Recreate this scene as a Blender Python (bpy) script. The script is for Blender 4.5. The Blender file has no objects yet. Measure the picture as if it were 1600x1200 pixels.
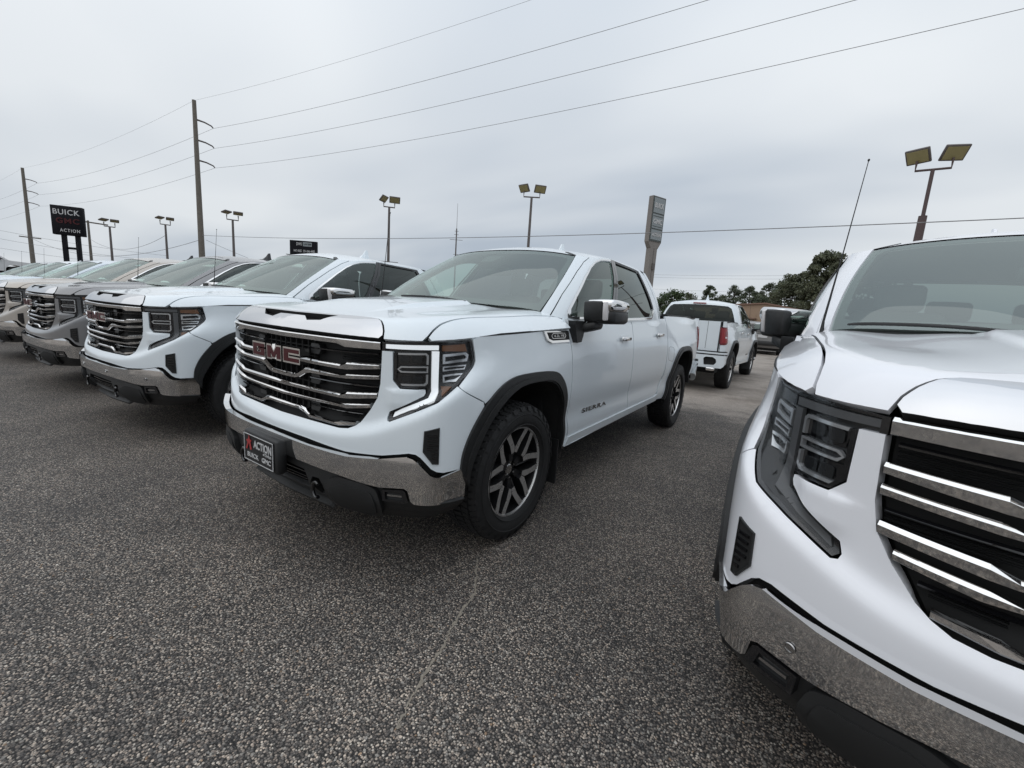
# Dealer lot with a row of pickup trucks under an overcast sky (Blender 4.5, procedural only)
import bpy, math, random
import numpy as np
from mathutils import Vector, Matrix
from mathutils.geometry import delaunay_2d_cdt

random.seed(7)
rng = np.random.default_rng(7)
scene = bpy.context.scene
COL = scene.collection
R = math.radians

# ------------------------------------------------------------------ camera
def cam_matrix(pos, yaw, pitch, roll):
    cy, sy, cp, sp = math.cos(yaw), math.sin(yaw), math.cos(pitch), math.sin(pitch)
    f = Vector((sy*cp, cy*cp, sp)); r = Vector((cy, -sy, 0)); u = r.cross(f)
    c, s = math.cos(roll), math.sin(roll)
    r2 = c*r + s*u; u2 = -s*r + c*u
    m = Matrix((r2, u2, -f)).transposed().to_4x4(); m.translation = Vector(pos)
    return m
cam_data = bpy.data.cameras.new('camera'); cam = bpy.data.objects.new('camera', cam_data); COL.objects.link(cam)
cam_data.sensor_width = 36.0; cam_data.lens = 671.754/1600*36
cam_data.clip_start = .05; cam_data.clip_end = 3000
cam.matrix_world = cam_matrix((2.3123, -1.1225, 1.3698), R(-33.981), R(-9.586), R(3.881))
scene.camera = cam

# ------------------------------------------------------------------ world: overcast deck over a daylight sky
SUN_EL, SUN_AZ = 62.0, 205.0
world = bpy.data.worlds.new('World'); scene.world = world; world.use_nodes = True
nt = world.node_tree; nt.nodes.clear(); N = nt.nodes; L = nt.links
def nd(t, **k):
    n = N.new(t)
    for a, b in k.items(): setattr(n, a, b)
    return n
def mth(op, a, b=None, c=None, clamp=False):
    n = N.new('ShaderNodeMath'); n.operation = op; n.use_clamp = clamp
    for i, v in enumerate((a, b, c)):
        if v is None: continue
        if isinstance(v, (int, float)): n.inputs[i].default_value = v
        else: L.new(v, n.inputs[i])
    return n.outputs[0]
sky = nd('ShaderNodeTexSky'); sky.sky_type = 'NISHITA'; sky.sun_disc = False
sky.sun_elevation = R(SUN_EL); sky.sun_rotation = R(SUN_AZ); sky.dust_density = 3.0; sky.air_density = 1.0
tc = nd('ShaderNodeTexCoord'); sep = nd('ShaderNodeSeparateXYZ'); L.new(tc.outputs['Generated'], sep.inputs[0])
zc = mth('MAXIMUM', sep.outputs[2], 0.0)
den = mth('ADD', zc, 0.16)
comb = nd('ShaderNodeCombineXYZ')
L.new(mth('DIVIDE', sep.outputs[0], den), comb.inputs[0]); L.new(mth('DIVIDE', sep.outputs[1], den), comb.inputs[1])
mp = nd('ShaderNodeMapping'); mp.inputs['Rotation'].default_value = (0, 0, R(28)); mp.inputs['Scale'].default_value = (.62, 1.15, 1); mp.inputs['Location'].default_value = (7.4, 4.3, 0)
L.new(comb.outputs[0], mp.inputs[0])
n1 = nd('ShaderNodeTexNoise'); n1.inputs['Scale'].default_value = .55; n1.inputs['Detail'].default_value = 3.5; n1.inputs['Roughness'].default_value = .5; n1.inputs['Distortion'].default_value = .25
L.new(mp.outputs[0], n1.inputs['Vector'])
n2 = nd('ShaderNodeTexNoise'); n2.inputs['Scale'].default_value = .28; n2.inputs['Detail'].default_value = 2
L.new(comb.outputs[0], n2.inputs['Vector'])
cl = mth('ADD', mth('MULTIPLY', n1.outputs[0], .65), mth('MULTIPLY', n2.outputs[0], .35))
cl = mth('ADD', cl, mth('MULTIPLY', zc, .07))
crm = nd('ShaderNodeValToRGB'); L.new(cl, crm.inputs[0])
e = crm.color_ramp.elements; e[0].position = .38; e[0].color = (.50, .57, .66, 1); e[1].position = .605; e[1].color = (.86, .90, .935, 1)
# deck is brighter overhead than at the horizon, as an overcast sky is
grad = mth('ADD', mth('MULTIPLY', mth('POWER', zc, 2.0), .72), .90)
mulc = nd('ShaderNodeVectorMath'); mulc.operation = 'SCALE'; L.new(crm.outputs[0], mulc.inputs[0]); L.new(grad, mulc.inputs['Scale'])
bgs = nd('ShaderNodeBackground'); L.new(sky.outputs[0], bgs.inputs[0]); bgs.inputs[1].default_value = .08
bgc = nd('ShaderNodeBackground'); L.new(mulc.outputs[0], bgc.inputs[0]); bgc.inputs[1].default_value = 1.0
mixs = nd('ShaderNodeMixShader'); mixs.inputs[0].default_value = .93
L.new(bgs.outputs[0], mixs.inputs[1]); L.new(bgc.outputs[0], mixs.inputs[2])
wo = nd('ShaderNodeOutputWorld'); L.new(mixs.outputs[0], wo.inputs[0])

# ------------------------------------------------------------------ sun behind the cloud deck
sd = bpy.data.lights.new('sun', 'SUN'); sd.energy = .7; sd.angle = R(110); sd.color = (1, .97, .93)
so = bpy.data.objects.new('sun', sd); COL.objects.link(so)
_az = R(SUN_AZ)
_d = Vector((math.sin(_az)*math.cos(R(SUN_EL)), math.cos(_az)*math.cos(R(SUN_EL)), math.sin(R(SUN_EL))))
so.rotation_euler = _d.to_track_quat('Z', 'Y').to_euler()
so.location = (0, 0, 30)

vs = scene.view_settings; vs.view_transform = 'Standard'; vs.look = 'None'; vs.exposure = 0.0; vs.gamma = 1.0; vs.use_curve_mapping = False
try:
    scene.cycles.max_bounces = 8; scene.cycles.transparent_max_bounces = 12; scene.cycles.glossy_bounces = 5
    scene.cycles.transmission_bounces = 4; scene.cycles.diffuse_bounces = 3; scene.cycles.caustics_reflective = False
    scene.cycles.use_denoising = True
except Exception: pass

# ------------------------------------------------------------------ materials
MATS = {}
def new_mat(name):
    m = bpy.data.materials.new(name); m.use_nodes = True; m.node_tree.nodes.clear(); MATS[name] = m
    return m, m.node_tree.nodes, m.node_tree.links
def pbr(name, col, rough=.5, metal=0., coat=0., noise=None, bump=None, spec=.5, emis=None, coat_rough=.03):
    """noise=(scale, amount) mottles the colour, bump=(scale, strength)"""
    m, n, l = new_mat(name)
    b = n.new('ShaderNodeBsdfPrincipled'); o = n.new('ShaderNodeOutputMaterial'); l.new(b.outputs[0], o.inputs[0])
    b.inputs['Base Color'].default_value = (*col, 1); b.inputs['Roughness'].default_value = rough; b.inputs['Metallic'].default_value = metal
    b.inputs['Coat Weight'].default_value = coat; b.inputs['Coat Roughness'].default_value = coat_rough; b.inputs['Specular IOR Level'].default_value = spec
    if emis:
        b.inputs['Emission Color'].default_value = (*emis[0], 1); b.inputs['Emission Strength'].default_value = emis[1]
    t = n.new('ShaderNodeTexCoord')
    if noise:
        x = n.new('ShaderNodeTexNoise'); x.inputs['Scale'].default_value = noise[0]; x.inputs['Detail'].default_value = 6; l.new(t.outputs['Object'], x.inputs['Vector'])
        r = n.new('ShaderNodeMapRange'); r.inputs['To Min'].default_value = 1-noise[1]; r.inputs['To Max'].default_value = 1+noise[1]; l.new(x.outputs[0], r.inputs[0])
        v = n.new('ShaderNodeVectorMath'); v.operation = 'SCALE'; v.inputs[0].default_value = col; l.new(r.outputs[0], v.inputs['Scale']); l.new(v.outputs[0], b.inputs['Base Color'])
        r2 = n.new('ShaderNodeMapRange'); r2.inputs['To Min'].default_value = max(0, rough-.06); r2.inputs['To Max'].default_value = min(1, rough+.08); l.new(x.outputs[0], r2.inputs[0]); l.new(r2.outputs[0], b.inputs['Roughness'])
    if bump:
        x = n.new('ShaderNodeTexNoise'); x.inputs['Scale'].default_value = bump[0]; x.inputs['Detail'].default_value = 3; l.new(t.outputs['Object'], x.inputs['Vector'])
        bp = n.new('ShaderNodeBump'); bp.inputs['Strength'].default_value = bump[1]; bp.inputs['Distance'].default_value = .004; l.new(x.outputs[0], bp.inputs['Height']); l.new(bp.outputs[0], b.inputs['Normal'])
    return m
def paint(name, col, metal=0.0, rough=.32):
    """car paint: base coat, fine flake, clear coat with a trace of orange peel"""
    m, n, l = new_mat(name)
    b = n.new('ShaderNodeBsdfPrincipled'); o = n.new('ShaderNodeOutputMaterial'); l.new(b.outputs[0], o.inputs[0])
    b.inputs['Base Color'].default_value = (*col, 1); b.inputs['Roughness'].default_value = rough; b.inputs['Metallic'].default_value = metal
    b.inputs['Coat Weight'].default_value = .8; b.inputs['Specular IOR Level'].default_value = .3; b.inputs['Coat Roughness'].default_value = .025; b.inputs['Coat IOR'].default_value = 1.5
    t = n.new('ShaderNodeTexCoord'); x = n.new('ShaderNodeTexNoise'); x.inputs['Scale'].default_value = 3.0; x.inputs['Detail'].default_value = 4
    l.new(t.outputs['Object'], x.inputs['Vector'])
    r = n.new('ShaderNodeMapRange'); r.inputs['From Min'].default_value = .3; r.inputs['From Max'].default_value = .7; r.inputs['To Min'].default_value = .012; r.inputs['To Max'].default_value = .07
    l.new(x.outputs[0], r.inputs[0]); l.new(r.outputs[0], b.inputs['Coat Roughness'])       # thin film of dust
    y = n.new('ShaderNodeTexNoise'); y.inputs['Scale'].default_value = 260; y.inputs['Detail'].default_value = 1; l.new(t.outputs['Object'], y.inputs['Vector'])
    bp = n.new('ShaderNodeBump'); bp.inputs['Strength'].default_value = .004; bp.inputs['Distance'].default_value = .002; l.new(y.outputs[0], bp.inputs['Height'])
    return m
def glass(name, tint, ior=1.7, refl=(.92, 1, .97)):
    m, n, l = new_mat(name)
    o = n.new('ShaderNodeOutputMaterial'); mx = n.new('ShaderNodeMixShader'); l.new(mx.outputs[0], o.inputs[0])
    tr = n.new('ShaderNodeBsdfTransparent'); tr.inputs[0].default_value = (*tint, 1)
    gl = n.new('ShaderNodeBsdfGlossy'); gl.inputs['Roughness'].default_value = .012; gl.inputs['Color'].default_value = (*refl, 1)
    fr = n.new('ShaderNodeFresnel'); fr.inputs[0].default_value = ior
    geo = n.new('ShaderNodeNewGeometry'); fl = n.new('ShaderNodeMath'); fl.operation = 'MULTIPLY'
    inv = n.new('ShaderNodeMath'); inv.operation = 'SUBTRACT'; inv.inputs[0].default_value = 1.0; l.new(geo.outputs['Backfacing'], inv.inputs[1])
    l.new(fr.outputs[0], fl.inputs[0]); l.new(inv.outputs[0], fl.inputs[1])
    l.new(fl.outputs[0], mx.inputs[0]); l.new(tr.outputs[0], mx.inputs[1]); l.new(gl.outputs[0], mx.inputs[2])
    return m
WHITE = (.72, .775, .81)
paint('paint', WHITE, .0, .3)
paint('paint_frost', (.79, .80, .835), .0, .28)
paint('paint_grey', (.20, .20, .205), .55, .33)
paint('paint_sand', (.42, .385, .345), .35, .33)
paint('paint_ice', (.60, .67, .73), .1, .3)
paint('paint_silver', (.42, .44, .46), .4, .3)
pbr('chrome', (.74, .735, .73), .045, 1.0)
pbr('chrome_trim', (.60, .605, .62), .07, 1.0)
pbr('chrome_dull', (.46, .455, .45), .16, 1.0)
pbr('black_plastic', (.013, .0135, .014), .46, bump=(900, .25), noise=(9, .3))
pbr('black_gloss', (.006, .006, .007), .10, coat=.6)
pbr('black_matte', (.008, .008, .008), .8)
pbr('underbody', (.010, .010, .010), .9, noise=(12, .5))
pbr('lamp_dark', (.016, .017, .018), .18)
pbr('lamp_reflector', (.60, .61, .62), .12, .7)
pbr('drl_lit', (.85, .87, .88), .25, emis=((.95, .98, 1), .42))
pbr('drl_off', (.085, .086, .088), .35)
pbr('amber', (.16, .068, .028), .3, coat=.4)
pbr('red_badge', (.060, .009, .011), .45, spec=.25)
pbr('red_lens', (.26, .012, .018), .12, coat=.8)
pbr('red_lens_dark', (.17, .008, .012), .15, coat=.8)
pbr('white_lens', (.62, .60, .60), .2, coat=.6)
pbr('tyre', (.012, .012, .0125), .68, noise=(14, .35), bump=(120, .2))
pbr('rim_face', (.62, .617, .612), .28, .85, noise=(30, .06))
pbr('rim_dark', (.030, .030, .032), .30, .6)
pbr('brake', (.16, .155, .15), .4, .9, noise=(40, .2))
pbr('interior_dark', (.030, .030, .031), .7, noise=(8, .2))
pbr('rim_mid', (.16, .16, .162), .32, .7)
pbr('interior_light', (.36, .36, .35), .8)
pbr('interior_mid', (.20, .20, .197), .75, noise=(8, .2))
pbr('white_print', (.53, .53, .53), .5)
pbr('red_print', (.34, .035, .035), .5)
pbr('plate_black', (.012, .012, .013), .35)
glass('glass', (.50, .60, .55), 1.75)
glass('glass_front', (.60, .72, .66), 2.45, (.90, .98, .95))
glass('glass_rear', (.17, .19, .182), 1.38)
glass('glass_dark', (.045, .046, .05), 1.62)
glass('lens_clear', (.90, .91, .92), 1.22, (1, 1, 1))
pbr('mirror_glass', (.75, .80, .78), .03, 1.0)
pbr('galvanised', (.13, .115, .11), .6, .3, noise=(6, .25))
pbr('pole_brown', (.085, .058, .056), .65, noise=(5, .2))
pbr('lamp_glass', (.33, .29, .14), .35, noise=(30, .15))
pbr('wood_pole', (.15, .135, .115), .85, noise=(7, .35), bump=(40, .5))
pbr('wire', (.22, .22, .225), .7)
pbr('sign_black', (.008, .008, .011), .7, spec=.15)
pbr('sign_beige', (.20, .182, .168), .6, noise=(2, .12))
pbr('sign_grey', (.24, .27, .28), .5, noise=(2, .1))
pbr('sign_frame', (.055, .065, .062), .5)
pbr('wall_tan', (.30, .215, .15), .75, noise=(.7, .12))
pbr('roof_brown', (.20, .12, .09), .7, noise=(1, .15))
pbr('door_white', (.55, .54, .52), .6, noise=(1.5, .08))
pbr('concrete', (.30, .28, .26), .9, noise=(3, .2))
pbr('bark', (.060, .045, .035), .9, noise=(9, .4), bump=(30, .6))
def leaf(name, col):
    m, n, l = new_mat(name)
    o = n.new('ShaderNodeOutputMaterial'); b = n.new('ShaderNodeBsdfPrincipled'); b.inputs['Roughness'].default_value = .6
    oi = n.new('ShaderNodeTexCoord'); x = n.new('ShaderNodeTexNoise'); x.inputs['Scale'].default_value = 1.3; x.inputs['Detail'].default_value = 4; l.new(oi.outputs['Object'], x.inputs['Vector'])
    r = n.new('ShaderNodeValToRGB'); l.new(x.outputs[0], r.inputs[0])
    r.color_ramp.elements[0].position = .3; r.color_ramp.elements[0].color = (*[c*.6 for c in col], 1); r.color_ramp.elements[1].position = .7; r.color_ramp.elements[1].color = (*[c*1.5 for c in col], 1)
    l.new(r.outputs[0], b.inputs['Base Color'])
    t = n.new('ShaderNodeBsdfTranslucent'); l.new(r.outputs[0], t.inputs[0]); mx = n.new('ShaderNodeMixShader'); mx.inputs[0].default_value = .25
    l.new(b.outputs[0], mx.inputs[1]); l.new(t.outputs[0], mx.inputs[2]); l.new(mx.outputs[0], o.inputs[0])
leaf('leaf_pine', (.095, .115, .072)); leaf('leaf_oak', (.104, .115, .070)); leaf('leaf_shrub', (.055, .085, .035))

# asphalt with exposed aggregate, worn to tan further back
def ground_material():
    m, n, l = new_mat('aggregate_asphalt')
    o = n.new('ShaderNodeOutputMaterial'); b = n.new('ShaderNodeBsdfPrincipled'); l.new(b.outputs[0], o.inputs[0])
    t = n.new('ShaderNodeTexCoord'); P = t.outputs['Object']
    def mt(op, a, c=None, clamp=False):
        q = n.new('ShaderNodeMath'); q.operation = op; q.use_clamp = clamp
        for i, v in enumerate((a, c)):
            if v is None: continue
            if isinstance(v, (int, float)): q.inputs[i].default_value = v
            else: l.new(v, q.inputs[i])
        return q.outputs[0]
    def noise(s, d=4, rough=.55):
        x = n.new('ShaderNodeTexNoise'); x.inputs['Scale'].default_value = s; x.inputs['Detail'].default_value = d; x.inputs['Roughness'].default_value = rough; l.new(P, x.inputs['Vector']); return x.outputs[0]
    def ramp(v, stops, interp='LINEAR'):
        r = n.new('ShaderNodeValToRGB'); r.color_ramp.interpolation = interp; l.new(v, r.inputs[0]); el = r.color_ramp.elements
        while len(el) < len(stops): el.new(.5)
        for q, (p, c) in zip(el, stops): q.position = p; q.color = (*c, 1)
        return r.outputs[0]
    def mix(f, a, c, mode='MIX'):
        q = n.new('ShaderNodeMix'); q.data_type = 'RGBA'; q.blend_type = mode
        if isinstance(f, (int, float)): q.inputs[0].default_value = f
        else: l.new(f, q.inputs[0])
        for i, v in ((6, a), (7, c)):
            if isinstance(v, tuple): q.inputs[i].default_value = (*v, 1)
            else: l.new(v, q.inputs[i])
        return q.outputs[2]
    def warp(s, amt):
        x = n.new('ShaderNodeTexNoise'); x.inputs['Scale'].default_value = s; x.inputs['Detail'].default_value = 2; l.new(P, x.inputs['Vector'])
        sc = n.new('ShaderNodeVectorMath'); sc.operation = 'SCALE'; l.new(x.outputs['Color'], sc.inputs[0]); sc.inputs['Scale'].default_value = amt
        ad = n.new('ShaderNodeVectorMath'); ad.operation = 'ADD'; l.new(P, ad.inputs[0]); l.new(sc.outputs[0], ad.inputs[1]); return ad.outputs[0]
    WP = warp(60, .006)
    def vor(s, feat='F1'):
        v = n.new('ShaderNodeTexVoronoi'); v.feature = feat; v.inputs['Scale'].default_value = s; l.new(WP, v.inputs['Vector']); return v
    def chan(v):
        s = n.new('ShaderNodeSeparateColor'); l.new(v.outputs['Color'], s.inputs[0]); return s
    va = vor(132); ca = chan(va); da = va.outputs['Distance']
    vb = vor(72); cb = chan(vb); db = vb.outputs['Distance']
    stone_a = ramp(ca.outputs[0], [(0, (.052, .052, .053)), (.42, (.108, .105, .102)), (.70, (.205, .190, .174)), (.88, (.33, .31, .28)), (1, (.46, .445, .41))])
    stone_a = mix(mt('MULTIPLY', ca.outputs[1], .35), stone_a, mix(1.0, stone_a, (1.25, .90, .68), 'MULTIPLY'))
    gap = mt('SUBTRACT', 1, ramp(da, [(0, (0, 0, 0)), (.42, (0, 0, 0)), (.62, (1, 1, 1))]))
    col_a = mix(gap, (.024, .0235, .0235), stone_a)
    # scattered larger pebbles
    big = mt('MULTIPLY', mt('GREATER_THAN', cb.outputs[0], .80), mt('LESS_THAN', db, mt('ADD', mt('MULTIPLY', cb.outputs[1], .22), .22)))
    stone_b = ramp(cb.outputs[2], [(0, (.15, .145, .138)), (.45, (.26, .25, .235)), (.72, (.42, .40, .365)), (.90, (.33, .24, .17)), (1, (.58, .56, .52))])
    near = mix(big, col_a, stone_b)
    wear = noise(.55, 5); near = mix(mt('MULTIPLY', wear, .55), near, mix(1.0, near, (1.5, 1.42, 1.32), 'MULTIPLY'))
    blot = ramp(noise(1.1, 7, .66), [(.33, (.66, .66, .67)), (.62, (1.12, 1.10, 1.08))]); near = mix(1.0, near, blot, 'MULTIPLY')
    far = ramp(noise(1.1, 8, .62), [(.3, (.235, .205, .178)), (.7, (.36, .315, .275))])
    spk = ramp(ca.outputs[0], [(0, (.55, .55, .55)), (.5, (.9, .9, .9)), (1, (1.5, 1.5, 1.5))]); far = mix(.7, far, mix(1.0, far, spk, 'MULTIPLY'))
    stain = ramp(noise(.8, 6, .65), [(.36, (.62, .60, .58)), (.52, (1, 1, 1))]); far = mix(1.0, far, stain, 'MULTIPLY')
    sp = n.new('ShaderNodeSeparateXYZ'); l.new(P, sp.inputs[0])
    edge = mt('ADD', mt('SUBTRACT', sp.outputs[1], 6.3), mt('MULTIPLY', mt('SUBTRACT', noise(1.6, 7, .6), .5), 3.4))
    # the seal coat reaches further back on the left
    edge = mt('SUBTRACT', edge, mt('MULTIPLY', mt('MAXIMUM', mt('MULTIPLY', sp.outputs[0], -1), 0), 1.2))
    lane = mt('ADD', mt('SUBTRACT', mt('MULTIPLY', sp.outputs[1], -1), 3.4), mt('MULTIPLY', mt('SUBTRACT', noise(.9, 6, .6), .5), 3.0))
    mask = mt('ADD', mt('MULTIPLY', mt('MAXIMUM', edge, lane), .9), .5, True)
    l.new(mix(mask, near, far), b.inputs['Base Color'])
    b.inputs['Roughness'].default_value = .72; b.inputs['Specular IOR Level'].default_value = .35
    dome = mt('SUBTRACT', 1, mt('MULTIPLY', da, da)); h = mt('ADD', mt('MULTIPLY', mt('MULTIPLY', dome, mt('ADD', mt('MULTIPLY', ca.outputs[2], .7), .3)), 1.0), mt('MULTIPLY', big, .5))
    bp = n.new('ShaderNodeBump'); bp.inputs['Strength'].default_value = .85; bp.inputs['Distance'].default_value = .007; l.new(h, bp.inputs['Height']); l.new(bp.outputs[0], b.inputs['Normal'])
    return m
ground_material()

# ------------------------------------------------------------------ mesh helpers
class MD:
    """mesh data: vertices, faces, material index per face, optional normals per face corner"""
    def __init__(s): s.v = []; s.f = []; s.m = []; s.n = []
    def add(s, verts, faces, mat=0, normals=None):
        o = len(s.v); s.v += [tuple(map(float, p)) for p in verts]
        for i, f in enumerate(faces):
            s.f.append(tuple(o+k for k in f)); s.m.append(mat if isinstance(mat, int) else mat[i]); s.n.append(None if normals is None else normals[i])
        return s
    def join(s, o, mat=None):
        k = len(s.v); s.v += o.v; s.f += [tuple(k+i for i in f) for f in o.f]; s.m += (o.m if mat is None else [mat]*len(o.m)); s.n += o.n; return s
    def mirror(s):
        o = MD(); o.v = [(-x, y, z) for x, y, z in s.v]; o.f = [f[::-1] for f in s.f]; o.m = list(s.m)
        o.n = [None if q is None else [(-a, b, c) for a, b, c in q[::-1]] for q in s.n]; return o
    def xf(s, fn):
        o = MD(); o.v = [tuple(fn(*p)) for p in s.v]; o.f = list(s.f); o.m = list(s.m); o.n = [None]*len(s.f); return o
    def mv(s, d): return s.xf(lambda x, y, z: (x+d[0], y+d[1], z+d[2]))
    def flip(s):
        s.f = [f[::-1] for f in s.f]; s.n = [None]*len(s.f); return s
def make_mesh(name, md, mats, smooth=None):
    me = bpy.data.meshes.new(name); me.from_pydata(md.v, [], md.f); 
    for m in mats: me.materials.append(MATS[m])
    me.polygons.foreach_set('material_index', md.m)
    custom = any(q is not None for q in md.n)
    if custom:
        me.polygons.foreach_set('use_smooth', [True]*len(md.f))
        V = np.array(md.v); ln = []
        for f, q in zip(md.f, md.n):
            if q is None:
                a, b, c = V[f[0]], V[f[1]], V[f[2]]; w = np.cross(b-a, c-a); w = w/(np.linalg.norm(w)+1e-12); ln += [tuple(w)]*len(f)
            else: ln += [tuple(x) for x in q]
        me.normals_split_custom_set(ln)
    elif smooth is not None:
        me.polygons.foreach_set('use_smooth', [True]*len(md.f))
        if smooth < 179: me.set_sharp_from_angle(angle=R(smooth))
    me.update(); return me
def obj(name, md, mats, parent=None, smooth=None):
    if isinstance(mats, str): mats = [mats]
    o = bpy.data.objects.new(name, make_mesh(name, md, mats, smooth)); COL.objects.link(o)
    if parent is not None: o.parent = parent
    return o
def empty(name, loc=(0, 0, 0), rz=0):
    o = bpy.data.objects.new(name, None); COL.objects.link(o); o.location = loc; o.rotation_euler = (0, 0, rz); o.empty_display_size = .2; return o
def tag(o, label, cat, group=None):
    o['label'] = label; o['category'] = cat
    if group: o['group'] = group
    return o
def resample(p, step):
    out = []
    for a, b in zip(p, p[1:]+p[:1]):
        a = np.array(a, float); b = np.array(b, float); k = max(1, int(math.ceil(np.linalg.norm(b-a)/step)))
        out += [tuple(a+(b-a)*i/k) for i in range(k)]
    return out
def inside(P, poly):
    P = np.asarray(P); x, y = P[:, 0], P[:, 1]; r = np.zeros(len(P), bool); q = np.asarray(poly); m = np.roll(q, -1, 0)
    for (x0, y0), (x1, y1) in zip(q, m):
        c = (y0 > y) != (y1 > y)
        if c.any(): r ^= c & (x < (x1-x0)*(y-y0)/((y1-y0) if y1 != y0 else 1e-12)+x0)
    return r
def rounded(poly, r, seg=4):
    """round every corner of a closed polygon by up to r"""
    out = []; n = len(poly)
    for i in range(n):
        p = np.array(poly[i], float); a = np.array(poly[i-1], float); b = np.array(poly[(i+1) % n], float)
        da, db = np.linalg.norm(a-p), np.linalg.norm(b-p); k = min(r, da*.45, db*.45)
        if k < 1e-5: out.append(tuple(p)); continue
        s = p+(a-p)/da*k; e = p+(b-p)/db*k
        for j in range(seg+1):
            t = j/seg; out.append(tuple((1-t)**2*s+2*t*(1-t)*p+t*t*e))
    return out
def tri2d(outer, holes, g, step):
    loops = [resample(list(outer), step)]+[resample(list(h), step) for h in holes]
    pts = []; edges = []
    for lp in loops:
        o = len(pts); pts += lp; edges += [(o+i, o+(i+1) % len(lp)) for i in range(len(lp))]
    A = np.array(pts); lo, hi = A.min(0), A.max(0)
    gx, gy = (g, g) if not isinstance(g, tuple) else g
    X, Y = np.meshgrid(np.arange(lo[0]+gx*.5, hi[0], gx), np.arange(lo[1]+gy*.5, hi[1], gy)); G = np.stack([X.ravel(), Y.ravel()], 1)
    if len(G):
        k = inside(G, loops[0])
        for h in loops[1:]: k &= ~inside(G, h)
        G = G[k]
        if len(G):
            sc = np.array([1/gx, 1/gy]); d = np.full(len(G), 1e9)
            for i in range(0, len(A), 200): d = np.minimum(d, np.linalg.norm((G[:, None]-A[None, i:i+200])*sc, axis=2).min(1))
            pts += [tuple(p) for p in G[d > .5]]
    res = delaunay_2d_cdt([Vector(p) for p in pts], edges, [], 0, 1e-7)
    V = np.array([(p.x, p.y) for p in res[0]]); F = [tuple(f) for f in res[2]]
    C = np.array([V[list(f)].mean(0) for f in F]); k = inside(C, loops[0])
    for h in loops[1:]: k &= ~inside(C, h)
    out = []
    for f, q in zip(F, k):
        if not q: continue
        a, b, c = V[f[0]], V[f[1]], V[f[2]]
        ar = (b[0]-a[0])*(c[1]-a[1])-(b[1]-a[1])*(c[0]-a[0])
        if abs(ar) < 1e-12: continue
        out.append(f if ar > 0 else f[::-1])
    return V, out
def surf_eval(surf, U, V, off):
    e = 4e-4
    p = surf(U, V); du = surf(U+e, V)-surf(U-e, V); dv = surf(U, V+e)-surf(U, V-e)
    n = np.cross(du, dv); n /= np.linalg.norm(n, axis=-1, keepdims=True)+1e-15
    return p+n*off, n
def panel(surf, outer, holes=(), off=0., thick=.012, g=.05, step=.03, mat=0, side=None, edge=.0025):
    """sheet cut from a parametric surface by a polygon in its parameters; rolled-in edge and a skirt give it thickness"""
    V2, F = tri2d(outer, holes, g, step)
    P, Nn = surf_eval(surf, V2[:, 0], V2[:, 1], off)
    md = MD(); use = {}
    for f in F:
        for a, b in ((f[0], f[1]), (f[1], f[2]), (f[2], f[0])): use[(a, b)] = use.get((a, b), 0)+1
    bd = [(a, b) for (a, b) in use if (b, a) not in use]
    # tilt the normals of the rim a little outwards: a pressed edge catches light
    md.add(P, F, mat, [[Nn[i] for i in f] for f in F])
    if thick > 0 and bd:
        ids = sorted({i for e_ in bd for i in e_}); ix = {v: k for k, v in enumerate(ids)}
        top = P[ids]; bot = P[ids]-Nn[ids]*thick
        n = len(ids); fs = []; nn = []
        for a, b in bd:
            i, j = ix[a], ix[b]; fs.append((j, i, n+i, n+j))
            w = np.cross(top[i]-top[j], bot[i]-top[j]); w /= np.linalg.norm(w)+1e-15; nn.append([w]*4)
        md.add(np.concatenate([top, bot]), fs, mat if side is None else side, nn)
    return md
def box(lo, hi, mat=0):
    x0, y0, z0 = lo; x1, y1, z1 = hi
    v = [(x0, y0, z0), (x1, y0, z0), (x1, y1, z0), (x0, y1, z0), (x0, y0, z1), (x1, y0, z1), (x1, y1, z1), (x0, y1, z1)]
    return MD().add(v, [(0, 3, 2, 1), (4, 5, 6, 7), (0, 1, 5, 4), (1, 2, 6, 5), (2, 3, 7, 6), (3, 0, 4, 7)], mat)
def rbox(c, s, r=.02, k=4, mat=0):
    """box with rounded edges"""
    md = MD(); h = [max(1e-4, s[i]/2-r) for i in range(3)]
    t = [math.tan(-math.pi/4+math.pi/2*i/k) for i in range(k+1)]
    for ax in range(3):
        for sg in (-1, 1):
            vs_ = []
            for a in t:
                for b in t:
                    d = [0, 0, 0]; d[ax] = sg; d[(ax+1) % 3] = a; d[(ax+2) % 3] = b
                    q = math.sqrt(sum(x*x for x in d)); d = [x/q for x in d]
                    # push the face middle rows out to the core box
                    p = [c[i]+(math.copysign(h[i], d[i]) if i == ax or abs(d[i]) > 1e-9 else 0)+d[i]*r for i in range(3)]
                    for i, w in (((ax+1) % 3, a), ((ax+2) % 3, b)):
                        if abs(w) < 1e-9: p[i] = c[i]
                    vs_.append(p)
            fs = []
            for i in range(k):
                for j in range(k):
                    q = (i*(k+1)+j, (i+1)*(k+1)+j, (i+1)*(k+1)+j+1, i*(k+1)+j+1); fs.append(q if sg > 0 else q[::-1])
            md.add(vs_, fs, mat)
    return weld(md)
def weld(md, e=1e-5):
    key = {}; mp_ = []; nv = []
    for p in md.v:
        k = tuple(round(x/e) for x in p)
        if k not in key: key[k] = len(nv); nv.append(p)
        mp_.append(key[k])
    o = MD(); o.v = nv
    for f, m, n in zip(md.f, md.m, md.n):
        g = []
        for i in f:
            if mp_[i] not in g: g.append(mp_[i])
        if len(g) > 2: o.f.append(tuple(g)); o.m.append(m); o.n.append(None)
    return o
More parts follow.
